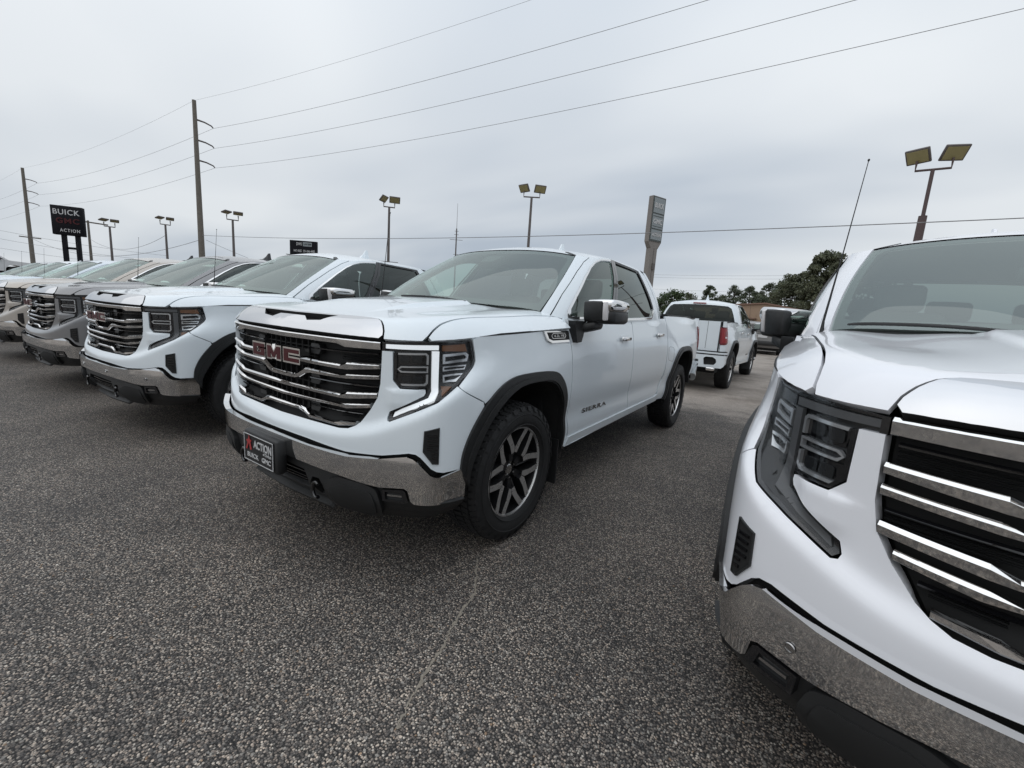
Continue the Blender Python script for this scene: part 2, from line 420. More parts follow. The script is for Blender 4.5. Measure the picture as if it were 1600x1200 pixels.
def tube(pts, r, k=8, mat=0, caps=True):
    """round bar along a polyline; r may be a list"""
    pts = [Vector(p) for p in pts]; n = len(pts); rr = r if isinstance(r, (list, tuple)) else [r]*n
    md = MD(); vs_ = []; up = Vector((0, 0, 1)); prev = None
    for i, p in enumerate(pts):
        d = (pts[min(i+1, n-1)]-pts[max(i-1, 0)]).normalized()
        if prev is None:
            a = d.cross(up if abs(d.dot(up)) < .95 else Vector((1, 0, 0))).normalized()
        else: a = (prev-d*prev.dot(d)).normalized()
        prev = a; b = d.cross(a)
        vs_ += [tuple(p+(a*math.cos(2*math.pi*j/k)+b*math.sin(2*math.pi*j/k))*rr[i]) for j in range(k)]
    fs = [(i*k+j, i*k+(j+1) % k, (i+1)*k+(j+1) % k, (i+1)*k+j) for i in range(n-1) for j in range(k)]
    if caps: fs += [tuple(range(k))[::-1], tuple((n-1)*k+j for j in range(k))]
    return md.add(vs_, fs, mat)
def prism(poly, d0, d1, fn, mat=0, side=None, bev=0.):
    """extrude polygon (a,b) from depth d0 (front) to d1 (back); fn maps (a,b,d) to a point. Front faces towards -d"""
    n = len(poly); V2, F = tri2d(poly, [], 10., 10.)
    md = MD(); md.add([fn(a, b, d0) for a, b in V2], F, mat); md.add([fn(a, b, d1) for a, b in V2], [f[::-1] for f in F], mat)
    A = sum(poly[i][0]*poly[(i+1) % n][1]-poly[(i+1) % n][0]*poly[i][1] for i in range(n)); p = poly if A > 0 else poly[::-1]
    md.add([fn(a, b, d0) for a, b in p]+[fn(a, b, d1) for a, b in p], [((i+1) % n, i, n+i, n+(i+1) % n) for i in range(n)], mat if side is None else side)
    return md
def lathe(prof, k=48, mat=0, ang=(0, 2*math.pi)):
    """profile of (x, r) turned about the x axis"""
    n = len(prof); full = abs(ang[1]-ang[0]-2*math.pi) < 1e-6; m = k if full else k+1; vs_ = []
    for j in range(m):
        a = ang[0]+(ang[1]-ang[0])*j/k; vs_ += [(x, r*math.cos(a), r*math.sin(a)) for x, r in prof]
    fs = []; mm = []
    for j in range(k):
        q = (j+1) % m
        for i in range(n-1):
            fs.append((j*n+i, j*n+i+1, q*n+i+1, q*n+i)); mm.append(mat if isinstance(mat, int) else mat[i])
    return MD().add(vs_, fs, mm)
def text_md(body, size=1., spacing=1., bold=0., shear=0.):
    c = bpy.data.curves.new('txt', 'FONT'); c.body = body; c.size = size; c.align_x = 'CENTER'; c.align_y = 'CENTER'; c.space_character = spacing; c.offset = bold; c.shear = shear; c.resolution_u = 3
    o = bpy.data.objects.new('txt', c); COL.objects.link(o); dg = bpy.context.evaluated_depsgraph_get(); dg.update()
    me = bpy.data.meshes.new_from_object(o.evaluated_get(dg)); v = [tuple(p.co) for p in me.vertices]; f = [tuple(p.vertices) for p in me.polygons]
    bpy.data.objects.remove(o); bpy.data.curves.remove(c); bpy.data.meshes.remove(me)
    return v, f
def letters(body, w, h, fn, depth=.004, spacing=1., bold=0., mat=0, shear=0.):
    """flat lettering scaled to w x h; fn(a,b,d) places it, d grows outwards"""
    v, f = text_md(body, 1., spacing, bold, shear); A = np.array(v)[:, :2]; lo, hi = A.min(0), A.max(0)
    A = (A-(lo+hi)/2)/(hi-lo)*[w, h]; md = MD()
    fr = [fn(a, b, depth) for a, b in A]; md.add(fr, f, mat)
    # orientation: make faces look along +d
    e0 = np.array(fn(0, 0, 0)); dd = np.array(fn(0, 0, .01))-e0
    a, b, c = (np.array(fr[i]) for i in f[0][:3])
    if np.dot(np.cross(b-a, c-a), dd) < 0: md.f = [q[::-1] for q in md.f]
    use = {}
    for q in md.f:
        for i in range(len(q)): use[(q[i], q[(i+1) % len(q)])] = 1
    bd = [e_ for e_ in use if (e_[1], e_[0]) not in use]; n = len(A)
    bk = [fn(a, b, 0) for a, b in A]
    md.add(fr+bk, [(j, i, n+i, n+j) for i, j in bd], mat)
    return md

# ------------------------------------------------------------------ pickup surfaces (truck frame: nose at y=0, +x driver side, z up)
def nspline(k, P, q):
    """natural cubic spline through P at knots k, evaluated at q"""
    k=np.asarray(k,float); P=np.asarray(P,float); q=np.asarray(q,float)
    one=P.ndim==1
    if one: P=P[:,None]
    n=len(k); h=np.diff(k); A=np.zeros((n,n)); r=np.zeros_like(P)
    A[0,0]=A[-1,-1]=1
    for i in range(1,n-1):
        A[i,i-1]=h[i-1]; A[i,i]=2*(h[i-1]+h[i]); A[i,i+1]=h[i]
        r[i]=6*((P[i+1]-P[i])/h[i]-(P[i]-P[i-1])/h[i-1])
    M=np.linalg.solve(A,r)
    sh=q.shape; q=np.clip(q.ravel(),k[0],k[-1])
    i=np.clip(np.searchsorted(k,q)-1,0,n-2); hh=h[i][:,None]
    a=((k[i+1]-q)[:,None])/hh; b=1-a
    o=a*P[i]+b*P[i+1]+((a**3-a)*M[i]+(b**3-b)*M[i+1])*hh*hh/6
    return o[:,0].reshape(sh) if one else o.reshape(sh+(P.shape[1],))
class Tab:
    """fast table of a smoothed spline"""
    def __init__(s,k,P,sm=.04,n=1601,sym=False):
        k=np.asarray(k,float); P=np.asarray(P,float)
        s.q=np.linspace(k[0],k[-1],n)
        Y=nspline(k,P,s.q); 
        if Y.ndim==1: Y=Y[:,None]
        st=s.q[1]-s.q[0]; m=max(1,int(3*sm/st)); w=np.exp(-.5*(np.arange(-m,m+1)*st/sm)**2); w/=w.sum()
        out=np.empty_like(Y)
        for c in range(Y.shape[1]):
            y=Y[:,c]; L=2*y[0]-y[m:0:-1]; R=2*y[-1]-y[-2:-m-2:-1]
            if sym and c==1: L=y[m:0:-1]; R=y[-2:-m-2:-1]
            out[:,c]=np.convolve(np.concatenate([L,y,R]),w,'valid')
        s.Y=out
    def __call__(s,q):
        q=np.asarray(q,float); o=[np.interp(q,s.q,s.Y[:,c]) for c in range(s.Y.shape[1])]
        return o[0] if len(o)==1 else np.stack(o,-1)
def sig(x): return 1/(1+np.exp(-np.clip(x,-40,40)))
ZG=([.5,.718,.92,1.16,1.2,1.347,1.86,2.243,3.553,4.755,6.4],[1.195,1.197,1.207,1.222,1.235,1.248,1.269,1.282,1.323,1.367,1.40])
def zg(u): return np.interp(u,*ZG)
def sst(a,b,x):
    t=np.clip((x-a)/(b-a),0,1); return t*t*(3-2*t)
# ---- body plan curves: u, lower x,y, upper x,y
PL=[(0,0,.030,0,.085),(.3,.3,.045,.3,.095),(.6,.6,.085,.6,.125),(.73,.73,.125,.725,.165),(.83,.83,.17,.81,.215),(.92,.915,.215,.868,.29),
 (1.02,.98,.285,.915,.385),(1.14,1.015,.39,.950,.50),(1.30,1.03,.55,.973,.64),(1.6,1.035,.85,.985,.90),(1.9,1.03,1.15,.987,1.18),(2.3,1.0,1.55,.988,1.56),
 (2.8,.992,2.05,.990,2.05),(3.8,.99,3.05,.99,3.05),(4.7,.992,3.95,.992,3.95),(5.45,1.0,4.70,1.0,4.70),(6.2,.992,5.45,.992,5.45),
 (6.40,.982,5.65,.982,5.65),(6.53,.945,5.755,.945,5.755),(6.64,.86,5.80,.86,5.80),(6.8,.72,5.825,.72,5.825),(7.2,.3,5.845,.3,5.845),(7.5,0,5.85,0,5.85)]
_k=[p[0] for p in PL]
TL=Tab(_k,[(p[1],p[2]) for p in PL],.03,3001,True); TU=Tab(_k,[(p[3],p[4]) for p in PL],.03,3001,True)
TZR=Tab([0,.3,.6,.73,.83,.92,1.02,1.14,1.3,1.6,2.3,7.5],[.735,.74,.765,.80,.85,.90,.96,1.03,1.07,1.08,1.06,1.0],.04)
TW=Tab([0,.6,.9,1.02,1.14,1.3,1.6,7.5],[.024,.024,.024,.026,.045,.08,.11,.11],.04)
TDS=Tab([.2,.42,.5,.58,.66,.72,.8,.95,1.1,1.2,1.28,1.36,1.46,1.7],[-.06,-.045,-.03,-.024,-.030,-.020,-.006,0,-.004,-.018,-.035,-.052,-.075,-.12],.018)
def Bsurf(u,z):
    u,z=np.broadcast_arrays(np.asarray(u,float),np.asarray(z,float))
    m=sig((TZR(u)-z)/TW(u)*2)[...,None]
    p=m*TL(u)+(1-m)*TU(u)
    w=sst(1.5,2.4,u)*(1-sst(6.3,6.6,u))
    y=p[...,1]
    b=.032*np.exp(-((y-4.7)/.56)**4)*sig((1.06-z)/.035)
    st=.007*sig((z-zg(u))/.0022)*sst(2.2,2.3,u)*(1-sst(6.2,6.4,u))
    x=p[...,0]+w*(TDS(z)+b)-st
    lg=.012*sig((.977-z)/.004)*sst(.735,.79,u)*(1-sst(.86,.92,u))*sst(.86,.92,z)
    y=y-lg*.8; x=x+lg*.6
    return np.stack([x,y,z],-1)
def BMsurf(u,z):  # chrome bumper skin, a little proud of the lower fascia
    u,z=np.broadcast_arrays(np.asarray(u,float),np.asarray(z,float))
    p=TL(u); e=1e-3; t=TL(u+e)-TL(np.maximum(u-e,0)); n=np.stack([t[...,1],-t[...,0]],-1); n/=np.linalg.norm(n,axis=-1,keepdims=True)+1e-12
    o=.014+.024*sst(.40,.62,z)*(1-sst(.66,.70,z)*.2)
    o=o-.030*sst(.93,1.12,u)
    p=p+n*o[...,None]
    return np.concatenate([p,z[...,None]],-1)
# ---- greenhouse
GB=[(0,1.12,1.415),(.3,1.15,1.413),(.6,1.24,1.403),(.80,1.355,1.385),(.905,1.50,1.350),(.935,1.75,1.340),(.94,2.3,1.345),(.94,3.0,1.36),(.93,3.6,1.385),(.885,3.90,1.40),(.80,3.97,1.41),(.5,4.02,1.41),(0,4.04,1.41)]
GT=[(0,1.98,1.885),(.25,1.99,1.882),(.5,2.04,1.868),(.655,2.10,1.848),(.72,2.22,1.845),(.742,2.42,1.872),(.75,2.75,1.888),(.748,3.2,1.890),(.735,3.60,1.878),(.69,3.79,1.862),(.6,3.845,1.865),(.35,3.885,1.88),(0,3.90,1.885)]
_g=[0,.3,.6,.84,1.0,1.25,1.8,2.5,3.1,3.45,3.6,3.9,4.4]
TGB=Tab(_g,GB,.04,1601,True); TGT=Tab(_g,GT,.04,1601,True)
def Gsurf(u,t):
    u,t=np.broadcast_arrays(np.asarray(u,float),np.asarray(t,float))
    p=TGB(u)*(1-t[...,None])+TGT(u)*t[...,None]
    e=1e-3; tt=TGB(u+e)-TGB(np.maximum(u-e,0)); n=np.stack([tt[...,1],-tt[...,0]],-1); n/=np.linalg.norm(n,axis=-1,keepdims=True)+1e-12
    b=.035*4*t*(1-t)
    return np.concatenate([p[...,:2]+n*b[...,None],p[...,2:3]],-1)
def Rsurf(u,r):
    u,r=np.broadcast_arrays(np.asarray(u,float),np.asarray(r,float))
    e=TGT(u); c=np.stack([0*u,np.clip(e[...,1],2.55,3.3),1.972+0*u],-1)
    p=e*(1-r[...,None])+c*r[...,None]
    p[...,2]=e[...,2]+(c[...,2]-e[...,2])*(1-(1-r)**2.0)
    return p
# ---- hood / fender top, height field over x,y
TZE=Tab([0,.3,.6,.9,1.2,1.5,7.0],[1.205,1.208,1.235,1.257,1.272,1.286,1.50],.05)   # groove height by y
TZC=Tab([0,.1,.2,.3,.5,.7,1.0,1.2,1.6],[1.272,1.281,1.295,1.310,1.342,1.367,1.398,1.413,1.430],.05)
_uu=np.linspace(0,2.6,1300); _E=TU(_uu)
_cut=int(np.argmax(_E[:,0]>.86))
def xe(y): return np.interp(y,_E[:,1],_E[:,0])
def ye(x): return np.interp(np.abs(x),_E[:,0],_E[:,1])
_ED=_E; _EA=_ED[:-1]; _EB=_ED[1:]-_ED[:-1]; _EL=(_EB**2).sum(1)
def edge_dist(ax,y):
    """inward distance to the plan edge of fender and nose"""
    sh=ax.shape; q=np.stack([ax.ravel(),y.ravel()],1); out=np.empty(len(q)); sg=np.empty(len(q))
    for i in range(0,len(q),4000):
        w=q[i:i+4000,None]-_EA[None]; t=np.clip((w*_EB[None]).sum(2)/_EL,0,1); r=w-t[...,None]*_EB[None]; d2=(r**2).sum(2); j=d2.argmin(1); k=np.arange(len(j))
        c=_EB[j,0]*r[k,j,1]-_EB[j,1]*r[k,j,0]
        out[i:i+4000]=np.sqrt(d2[k,j]); sg[i:i+4000]=np.where(c>=0,1,-1)
    return (out*sg).reshape(sh)
def Tsurf(x,y):
    x,y=np.broadcast_arrays(np.asarray(x,float),np.asarray(y,float))
    ax=np.sqrt(x*x+1e-6)
    d=edge_dist(ax,y); wd=.16+.07*sst(.3,1.0,y)-.055*np.exp(-(np.clip(y-.10,0,9)/.30)**2)*(1-sst(.55,.95,ax))
    q=np.minimum(d/wd,1.0)
    ze=TZE(np.clip(y,0,1.6)); zc=TZC(np.clip(y,0,1.6))
    z=ze+(zc-ze)*(1-np.abs(1-q)**2.3)
    w=sst(.30,.75,y)
    z=z+w*(.020*(1-sst(.355,.392,ax))-.012*np.exp(-((ax-.60)/.12)**2))
    z=z-(.006+.036*sst(.15,1.0,y))*(ax/.86)**2*(1-np.abs(1-q)**2)
    return np.stack([x,y,z],-1)
def signed(surf):
    def f(u, v):
        u, v = np.broadcast_arrays(np.asarray(u, float), np.asarray(v, float)); p = np.array(surf(np.abs(u), v)); p[..., 0] *= np.where(u < 0, -1., 1.); return p
    return f
Bs, BMs, Gs, Rs = signed(Bsurf), signed(BMsurf), signed(Gsurf), signed(Rsurf)
def Vsurf(u, z):     # dark lower valance, tucks under
    u, z = np.broadcast_arrays(np.asarray(u, float), np.asarray(z, float)); p = TL(u); e = 1e-3
    t = TL(u+e)-TL(np.maximum(u-e, 0)); n = np.stack([t[..., 1], -t[..., 0]], -1); n /= np.linalg.norm(n, axis=-1, keepdims=True)+1e-12
    o = .012-.12*(1-sst(.27, .46, z))
    return np.concatenate([p+n*o[..., None], z[..., None]], -1)
Vs = signed(Vsurf)
def RBs(s, z):       # rear skin, s runs from the rear centre, + towards the passenger side
    s, z = np.broadcast_arrays(np.asarray(s, float), np.asarray(z, float)); p = np.array(Bsurf(7.5-np.abs(s), z)); p[..., 0] *= np.where(s > 0, -1., 1.); return p
def sym(half):       # half outline (u>=0, from bottom centre to top centre) -> closed outline
    h = [p for p in half]; m = [(-a, b) for a, b in h[::-1] if abs(a) > 1e-9]
    return h+m
def smooth_pl(p, n=4):
    """Catmull-Rom through an open polyline"""
    P = [np.array(q, float) for q in p]; P = [2*P[0]-P[1]]+P+[2*P[-1]-P[-2]]; out = []
    for i in range(1, len(P)-2):
        for j in range(n):
            t = j/n; a, b, c, d = P[i-1:i+3]
            out.append(tuple(.5*((2*b)+(c-a)*t+(2*a-5*b+4*c-d)*t*t+(3*b-a-3*c+d)*t**3)))
    return out+[tuple(p[-1])]

ARCH_F_OUT = smooth_pl([(1.148, .598), (1.160, .68), (1.211, .785), (1.30, .893), (1.40, .968), (1.50, 1.008), (1.62, 1.024), (1.85, 1.024), (2.03, 1.008), (2.13, .965), (2.21, .89), (2.262, .79), (2.295, .64), (2.318, .44)], 3)
ARCH_F_IN = smooth_pl([(1.205, .50), (1.218, .59), (1.262, .68), (1.335, .79), (1.44, .882), (1.555, .941), (1.68, .966), (1.88, .964), (2.00, .942), (2.085, .895), (2.155, .82), (2.205, .715), (2.245, .56), (2.262, .43)], 3)
ARCH_R_OUT = smooth_pl([(4.865, .46), (4.905, .62), (4.955, .80), (5.03, .93), (5.14, 1.015), (5.28, 1.058), (5.45, 1.072), (5.68, 1.07), (5.83, 1.038), (5.94, .965), (6.02, .85), (6.065, .70), (6.085, .56)], 3)
ARCH_R_IN = smooth_pl([(4.925, .44), (4.965, .61), (5.02, .78), (5.095, .895), (5.19, .962), (5.31, 1.002), (5.46, 1.014), (5.65, 1.012), (5.77, .985), (5.86, .925), (5.935, .82), (5.985, .68), (6.01, .54)], 3)
HL = [(.722, 1.192), (.92, 1.2045), (1.0, 1.204), (1.10, 1.208), (1.150, 1.218), (1.160, 1.216), (1.190, 1.115), (1.180, 1.090), (1.096, 1.006), (1.003, .937), (.94, .908), (.775, .832), (.763, .841), (.770, .867), (.925, .946), (.933, .962), (.931, .984), (.815, .988), (.783, 1.021), (.780, 1.150), (.722, 1.150)]
GRILLE = [(0, .752), (.27, .755), (.50, .760), (.555, .768), (.588, .784), (.614, .806), (.665, .872), (.700, .935), (.713, .998), (.717, 1.108), (.7175, 1.192), (0, 1.184)]

class Truck: pass
def bar_md(st, dep=.035, fwd=.0, side=1, full=False, capin=True):
    """grille bar: stations (u, z_top, z_bot) on the fascia; down-tilted face with a bright upper bevel"""
    us = [s[0] for s in st]; q = []
    for (a, b) in zip(st, st[1:]):
        k = max(1, int(abs(b[0]-a[0])/.03)); q += [tuple(np.array(a)+(np.array(b)-np.array(a))*i/k) for i in range(k)]
    q.append(st[-1])
    if full: q = [(-a, b, c) for a, b, c in q[::-1] if a > 1e-6]+q
    rows = []
    for u, zt, zb in q:
        h = zt-zb; b = min(.0085, h*.32)
        prof = [(zt-.004, -dep), (zt, -.004+fwd), (zt-b, .006+fwd), (zb+.002, .002+fwd), (zb, -.001+fwd), (zb+.004, -dep)]
        rows.append([surf_eval(Bs, np.array([u]), np.array([z]), d)[0][0] for z, d in prof])
    n = len(prof); v = [p for r in rows for p in r]; f = []
    for i in range(len(rows)-1):
        for j in range(n-1): f.append((i*n+j, i*n+j+1, (i+1)*n+j+1, (i+1)*n+j))
    f += [tuple(range(n))[::-1], tuple((len(rows)-1)*n+j for j in range(n))]
    md = MD().add(v, [t for t in f]); 
    return md
def orient_check(md, ref):
    return md

def build_truck():
    T = Truck(); root = empty('pickup_truck'); T.root = root; T.parts = {}
    def A(name, md, mats, parent=None, smooth=None, both=False):
        o = obj(name, md, mats, parent or root, smooth); T.parts.setdefault(name, []).append(o)
        if both:
            p2 = parent
            o2 = obj(name, md.mirror(), mats, p2 or root, smooth); T.parts[name].append(o2); return o, o2
        return o
    # ---- front fascia
    half = [(0, .672), (.3, .668), (.57, .655), (.76, .668), (.88, .693), (.912, .690), (.935, .675), (.985, .622), (1.012, .606), (1.05, .598), (1.148, .601)]
    half += [p for p in ARCH_F_OUT if p[1] > .603 and p[0] < 1.292]+[(1.297, .893)]+[(1.29, .912), (1.104, 1.000), (1.096, 1.001), (1.003, .932), (.94, .903), (.777, .826), (.762, .829), (.757, .842), (.766, .871), (.920, .950), (.927, .964), (.925, .979), (.813, .983), (.778, 1.018), (.775, 1.152), (.724, 1.152)]
    half += [(.7225, 1.10), (.718, .998), (.704, .930), (.668, .868), (.617, .801), (.590, .779), (.556, .763), (.50, .755), (.27, .750), (0, .747)]
    A('front_fascia', panel(Bs, sym(half), off=0, thick=.045, g=(.028, .011), step=.016), 'paint')
    # ---- fenders
    fe = [(1.108, 1.003), (1.184, 1.088), (1.195, 1.114), (1.166, 1.219), (1.205, 1.232)]+[(u, float(zg(u))-.004) for u in (1.347, 1.6, 1.86, 2.1, 2.236)]
    fe += [(2.252, 1.25), (2.292, 1.156), (2.318, .95), (2.328, .8), (2.352, .62), (2.378, .50), (2.368, .44)]+[p for p in ARCH_F_OUT[::-1] if p[0] > 1.304]+[(1.304, .905), (1.297, .915)]
    A('fender', panel(Bs, fe, thick=.02, g=.04, step=.022), 'paint', both=True)
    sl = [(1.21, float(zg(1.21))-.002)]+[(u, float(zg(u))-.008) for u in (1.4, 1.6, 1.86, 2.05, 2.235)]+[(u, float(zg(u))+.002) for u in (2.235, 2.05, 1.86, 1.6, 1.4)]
    A('fender_groove_shade', panel(Bsurf, sl, off=.001, thick=.004, g=.1, step=.05), 'black_matte', both=True)  # black strip laid on the skin, paints in the shade of the fender groove
    # ---- fender tops and hood on the height field
    ys = np.linspace(.315, 1.50, 24); cut = [(.862, .31), (.857, .34), (.850, .40), (.849, .5), (.853, .7), (.862, .95), (.874, 1.2), (.884, 1.36), (.889, 1.42)]
    ft = [(float(xe(y))-.001, float(y)) for y in ys]+[(.93, 1.50), (.90, 1.46)]+[(a+.004, b) for a, b in cut[::-1]]
    uu = np.linspace(.935, 1.02, 6)
    A('fender_top', panel(Tsurf, [tuple(p) for p in ft], thick=.02, g=.03, step=.02), 'paint', both=True)
    fr = [(x, float(ye(x))+.002) for x in np.linspace(.705, .858, 9)]
    hc = [(.709, .172), (.700, .182), (.676, .197), (.645, .212), (.612, .218), (.56, .214), (.3, .194), (0, .184)]   # hood-front trim outline
    hood = [(0, .189), (.3, .199), (.56, .219), (.614, .223), (.649, .217), (.681, .202), (.705, .187), (.716, .175)]+[(x, y) for x, y in fr if x > .72]+[(a-.004, b) for a, b in cut]+[(.80, 1.345), (.6, 1.225), (.3, 1.135), (0, 1.105)]
    A('hood', panel(Tsurf, sym(hood), thick=.02, g=(.018, .04), step=.02), 'paint')
    slot = [(0, .166), (.36, .180), (.275, .136), (.170, .126), (.120, .146), (0, .144)]
    trim = [(0, float(ye(0))+.002)]+[(x, float(ye(x))+.002) for x in np.linspace(.1, .70, 13)]+hc
    o = A('hood_trim', panel(Tsurf, sym(trim), [sym(slot)], off=.003, thick=.03, g=.03, step=.02, side=1), ['chrome_trim', 'black_matte'])
    A('scoop', panel(Tsurf, sym([(0, .178), (.38, .195), (.30, .128), (0, .112)]), off=-.026, thick=0, g=.05), 'black_matte', o)
    # ---- headlights
    for s in (1, -1):
        def hp(md): return md if s > 0 else md.mirror()
        h = A('headlight', hp(panel(Bsurf, HL, off=-.022, thick=0, g=.03, step=.02)), 'lamp_dark')
        rim = []
        A('bezel', hp(panel(Bsurf, HL, [[(u+(.985-u)*.06+(.0 if True else 0), z+(1.08-z)*.045) for u, z in HL]], off=-.006, thick=.02, g=.05, step=.02)), 'black_gloss', h)
        drl = [[(.738, 1.183), (.982, 1.188), (.982, 1.166), (.738, 1.164)], [(.952, 1.160), (.985, 1.160), (.986, .972), (.968, .938), (.782, .849), (.790, .868), (.940, .943), (.955, .970)]]
        for d in drl: A('daytime_light', hp(panel(Bsurf, d, off=-.008, thick=.010, g=.03, step=.02)), 'drl_off', h)
        def ring(po, t=.012):
            c = np.mean(po, 0); q = []
            for p in po:
                v = np.array(p)-c; q.append(tuple(c+np.sign(v)*np.maximum(np.abs(v)-t, .001)))
            return q
        cells = [[(.792, 1.146), (.935, 1.150), (.935, 1.094), (.806, 1.094)], [(.795, 1.052), (.935, 1.052), (.935, .996), (.815, .996), (.795, 1.018)]]
        for po in cells: A('projector', hp(panel(Bsurf, po, off=-.016, thick=.0, g=.03, step=.02)), 'black_gloss', h)
        for uc, zc_ in ((.83, 1.120), (.885, 1.121), (.84, 1.025), (.89, 1.025)):
            A('lamp_lens', hp(panel(Bsurf, rounded([(uc-.022, zc_-.016), (uc+.022, zc_-.016), (uc+.022, zc_+.016), (uc-.022, zc_+.016)], .009), off=-.011, thick=.004, g=.03, step=.015)), 'lamp_dark', h)
        hexa = [(.797, 1.073), (.812, 1.087), (.936, 1.089), (.936, 1.058), (.812, 1.058)]
        A('lamp_frame', hp(panel(Bsurf, hexa, [ring(hexa, .0065)], off=-.007, thick=.012, g=.03, step=.02)), 'lamp_reflector', h)
        for po in ([(.798, 1.148), (.926, 1.151), (.937, 1.141), (.937, 1.097), (.928, 1.097), (.928, 1.136), (.921, 1.142), (.800, 1.1395)], [(.937, 1.050), (.937, 1.008), (.924, .996), (.812, .997), (.808, 1.005), (.919, 1.0045), (.928, 1.012), (.928, 1.050)]):
            A('lamp_frame', hp(panel(Bsurf, po, off=-.007, thick=.012, g=.03, step=.02)), 'lamp_reflector', h)
        A('turn_reflector', hp(panel(Bsurf, [(1.001, 1.187), (1.125, 1.197), (1.140, 1.160), (1.003, 1.161)], off=-.014, thick=.01, g=.03, step=.02)), 'amber', h)
        A('turn_reflector', hp(panel(Bsurf, [(1.0, .995), (1.050, 1.003), (1.0, .962)], off=-.014, thick=.01, g=.03, step=.02)), 'amber', h)
        for po, t in (([(1.004, 1.146), (1.131, 1.156), (1.148, 1.144), (1.141, 1.113), (1.005, 1.099)], .012), ([(1.006, 1.087), (1.136, 1.097), (1.126, 1.076), (1.007, 1.064)], .007), ([(1.007, 1.046), (1.116, 1.060), (1.075, 1.023), (1.009, 1.011)], .008)):
            A('lamp_frame', hp(panel(Bsurf, po, [ring(po, t)], off=-.010, thick=.008, g=.03, step=.02)), 'lamp_reflector', h)
        A('lens', hp(panel(Bsurf, HL, off=-.001, thick=0, g=.03, step=.02)), 'lens_clear', h)
    # ---- grille
    g = A('grille', panel(Bs, sym(GRILLE), off=-.055, thick=0, g=.06, step=.04), 'black_matte')
    bars = [([(0, 1.190, 1.158), (.46, 1.1935, 1.162), (.515, 1.194, 1.150), (.716, 1.195, 1.155)], True),
            ([(.20, 1.066, 1.040), (.26, 1.065, 1.040), (.485, 1.066, 1.041), (.526, 1.080, 1.043), (.714, 1.091, 1.065)], False),
            ([(0, .970, .947), (.112, .972, .948), (.155, .989, .957), (.205, 1.015, .982), (.245, 1.017, .991), (.485, 1.018, .997), (.527, 1.026, .999), (.712, 1.041, 1.016)], True),
            ([(0, .919, .896), (.485, .922, .899), (.527, .936, .902), (.703, .955, .926)], True),
            ([(0, .865, .843), (.47, .874, .855), (.527, .882, .853), (.668, .900, .876)], True),
            ([(0, .806, .784), (.155, .806, .784), (.20, .800, .775), (.245, .779, .759), (.45, .776, .762), (.488, .790, .764), (.592, .802, .782)], True)]
    for st, full in bars:
        if full: A('bar', bar_md(st, full=True), 'chrome', g)
        else: A('bar', bar_md(st), 'chrome', g, both=True)
    # dark blades between the bright bars, upright ribs behind the badge
    for z0, zt in ((1.122, 1.128), (.968, .974), (.828, .834)):
        A('blade', bar_md([(.235, zt, z0-.006), (.45, zt+.004, z0-.002), (.700 if z0 > .9 else .62, zt+.012, z0+.006)], .03, -.012), 'black_gloss', g, both=True)
        A('blade_end', panel(Bsurf, rounded([(.232, z0-.030), (.30, z0-.030), (.315, z0-.006), (.30, z0+.022), (.235, z0+.022)], .008), off=-.016, thick=.03, g=.05), 'black_plastic', g, both=True)
    for z0 in (1.108, 1.098, 1.088, .958, .948, .938, .818, .808):
        A('blade', bar_md([(.48, z0+.004, z0), (.700 if z0 > .9 else .60, z0+.012, z0+.008)], .02, -.024), 'black_plastic', g, both=True)
    for i, x in enumerate(np.arange(-.245, .25, .054)):
        rb = panel(Bs, [(x-.003, .80), (x+.003, .80), (x+.003, 1.165), (x-.003, 1.165)], off=-.032, thick=.02, g=.1, step=.06); A('rib', rb, 'black_matte', g)
    for z0 in (1.12, 1.07, .935, .885, .83):
        A('rib', panel(Bs, [(-.25, z0), (.25, z0), (.25, z0+.005), (-.25, z0+.005)], off=-.034, thick=.02, g=.1, step=.05), 'black_matte', g)
    # badge: three block letters, dark red with a bright edge
    def badge_fn(a, b, d): 
        y = .058+.12*a*a; return (a, y-d, 1.0735+b)
    G_ = [(-.5, .5), (.5, .5), (.5, .22), (-.2, .22), (-.2, -.22), (.2, -.22), (.2, -.06), (0, -.06), (0, .12), (.5, .12), (.5, -.5), (-.5, -.5)]
    M_ = [(-.5, -.5), (-.5, .5), (-.22, .5), (0, -.05), (.22, .5), (.5, .5), (.5, -.5), (.24, -.5), (.24, .02), (.08, -.42), (-.08, -.42), (-.24, .02), (-.24, -.5)]
    C_ = [(-.5, .5), (.5, .5), (.5, .20), (-.2, .20), (-.2, -.20), (.5, -.20), (.5, -.5), (-.5, -.5)]
    def grow(po, t):
        n = len(po); P_ = [np.array(p) for p in po]; ar = sum(P_[i][0]*P_[(i+1) % n][1]-P_[(i+1) % n][0]*P_[i][1] for i in range(n)); sg = 1 if ar < 0 else -1; out = []
        for i in range(n):
            a, p, b = P_[i-1], P_[i], P_[(i+1) % n]; e1 = (p-a)/np.linalg.norm(p-a); e2 = (b-p)/np.linalg.norm(b-p); n1 = np.array([-e1[1], e1[0]])*sg; n2 = np.array([-e2[1], e2[0]])*sg
            m_ = n1+n2; m_ /= max(.35, np.dot(m_, m_)/2); out.append(tuple(p+m_*t))
        return out
    for po, xc in ((G_, -.165), (M_, .0), (C_, .165)):
        q = rounded([(xc+a*.150, b*.078) for a, b in po], .006, 2)
        A('badge_letter', prism(grow([(xc+a*.132, b*.064) for a, b in po], .0085), -.020, .03, lambda a, b, d: badge_fn(a, b, -d)), 'chrome', g)
        A('badge_face', prism([(xc+a*.132, b*.064) for a, b in po], -.0215, -.019, lambda a, b, d: badge_fn(a, b, -d)), 'red_badge', g)
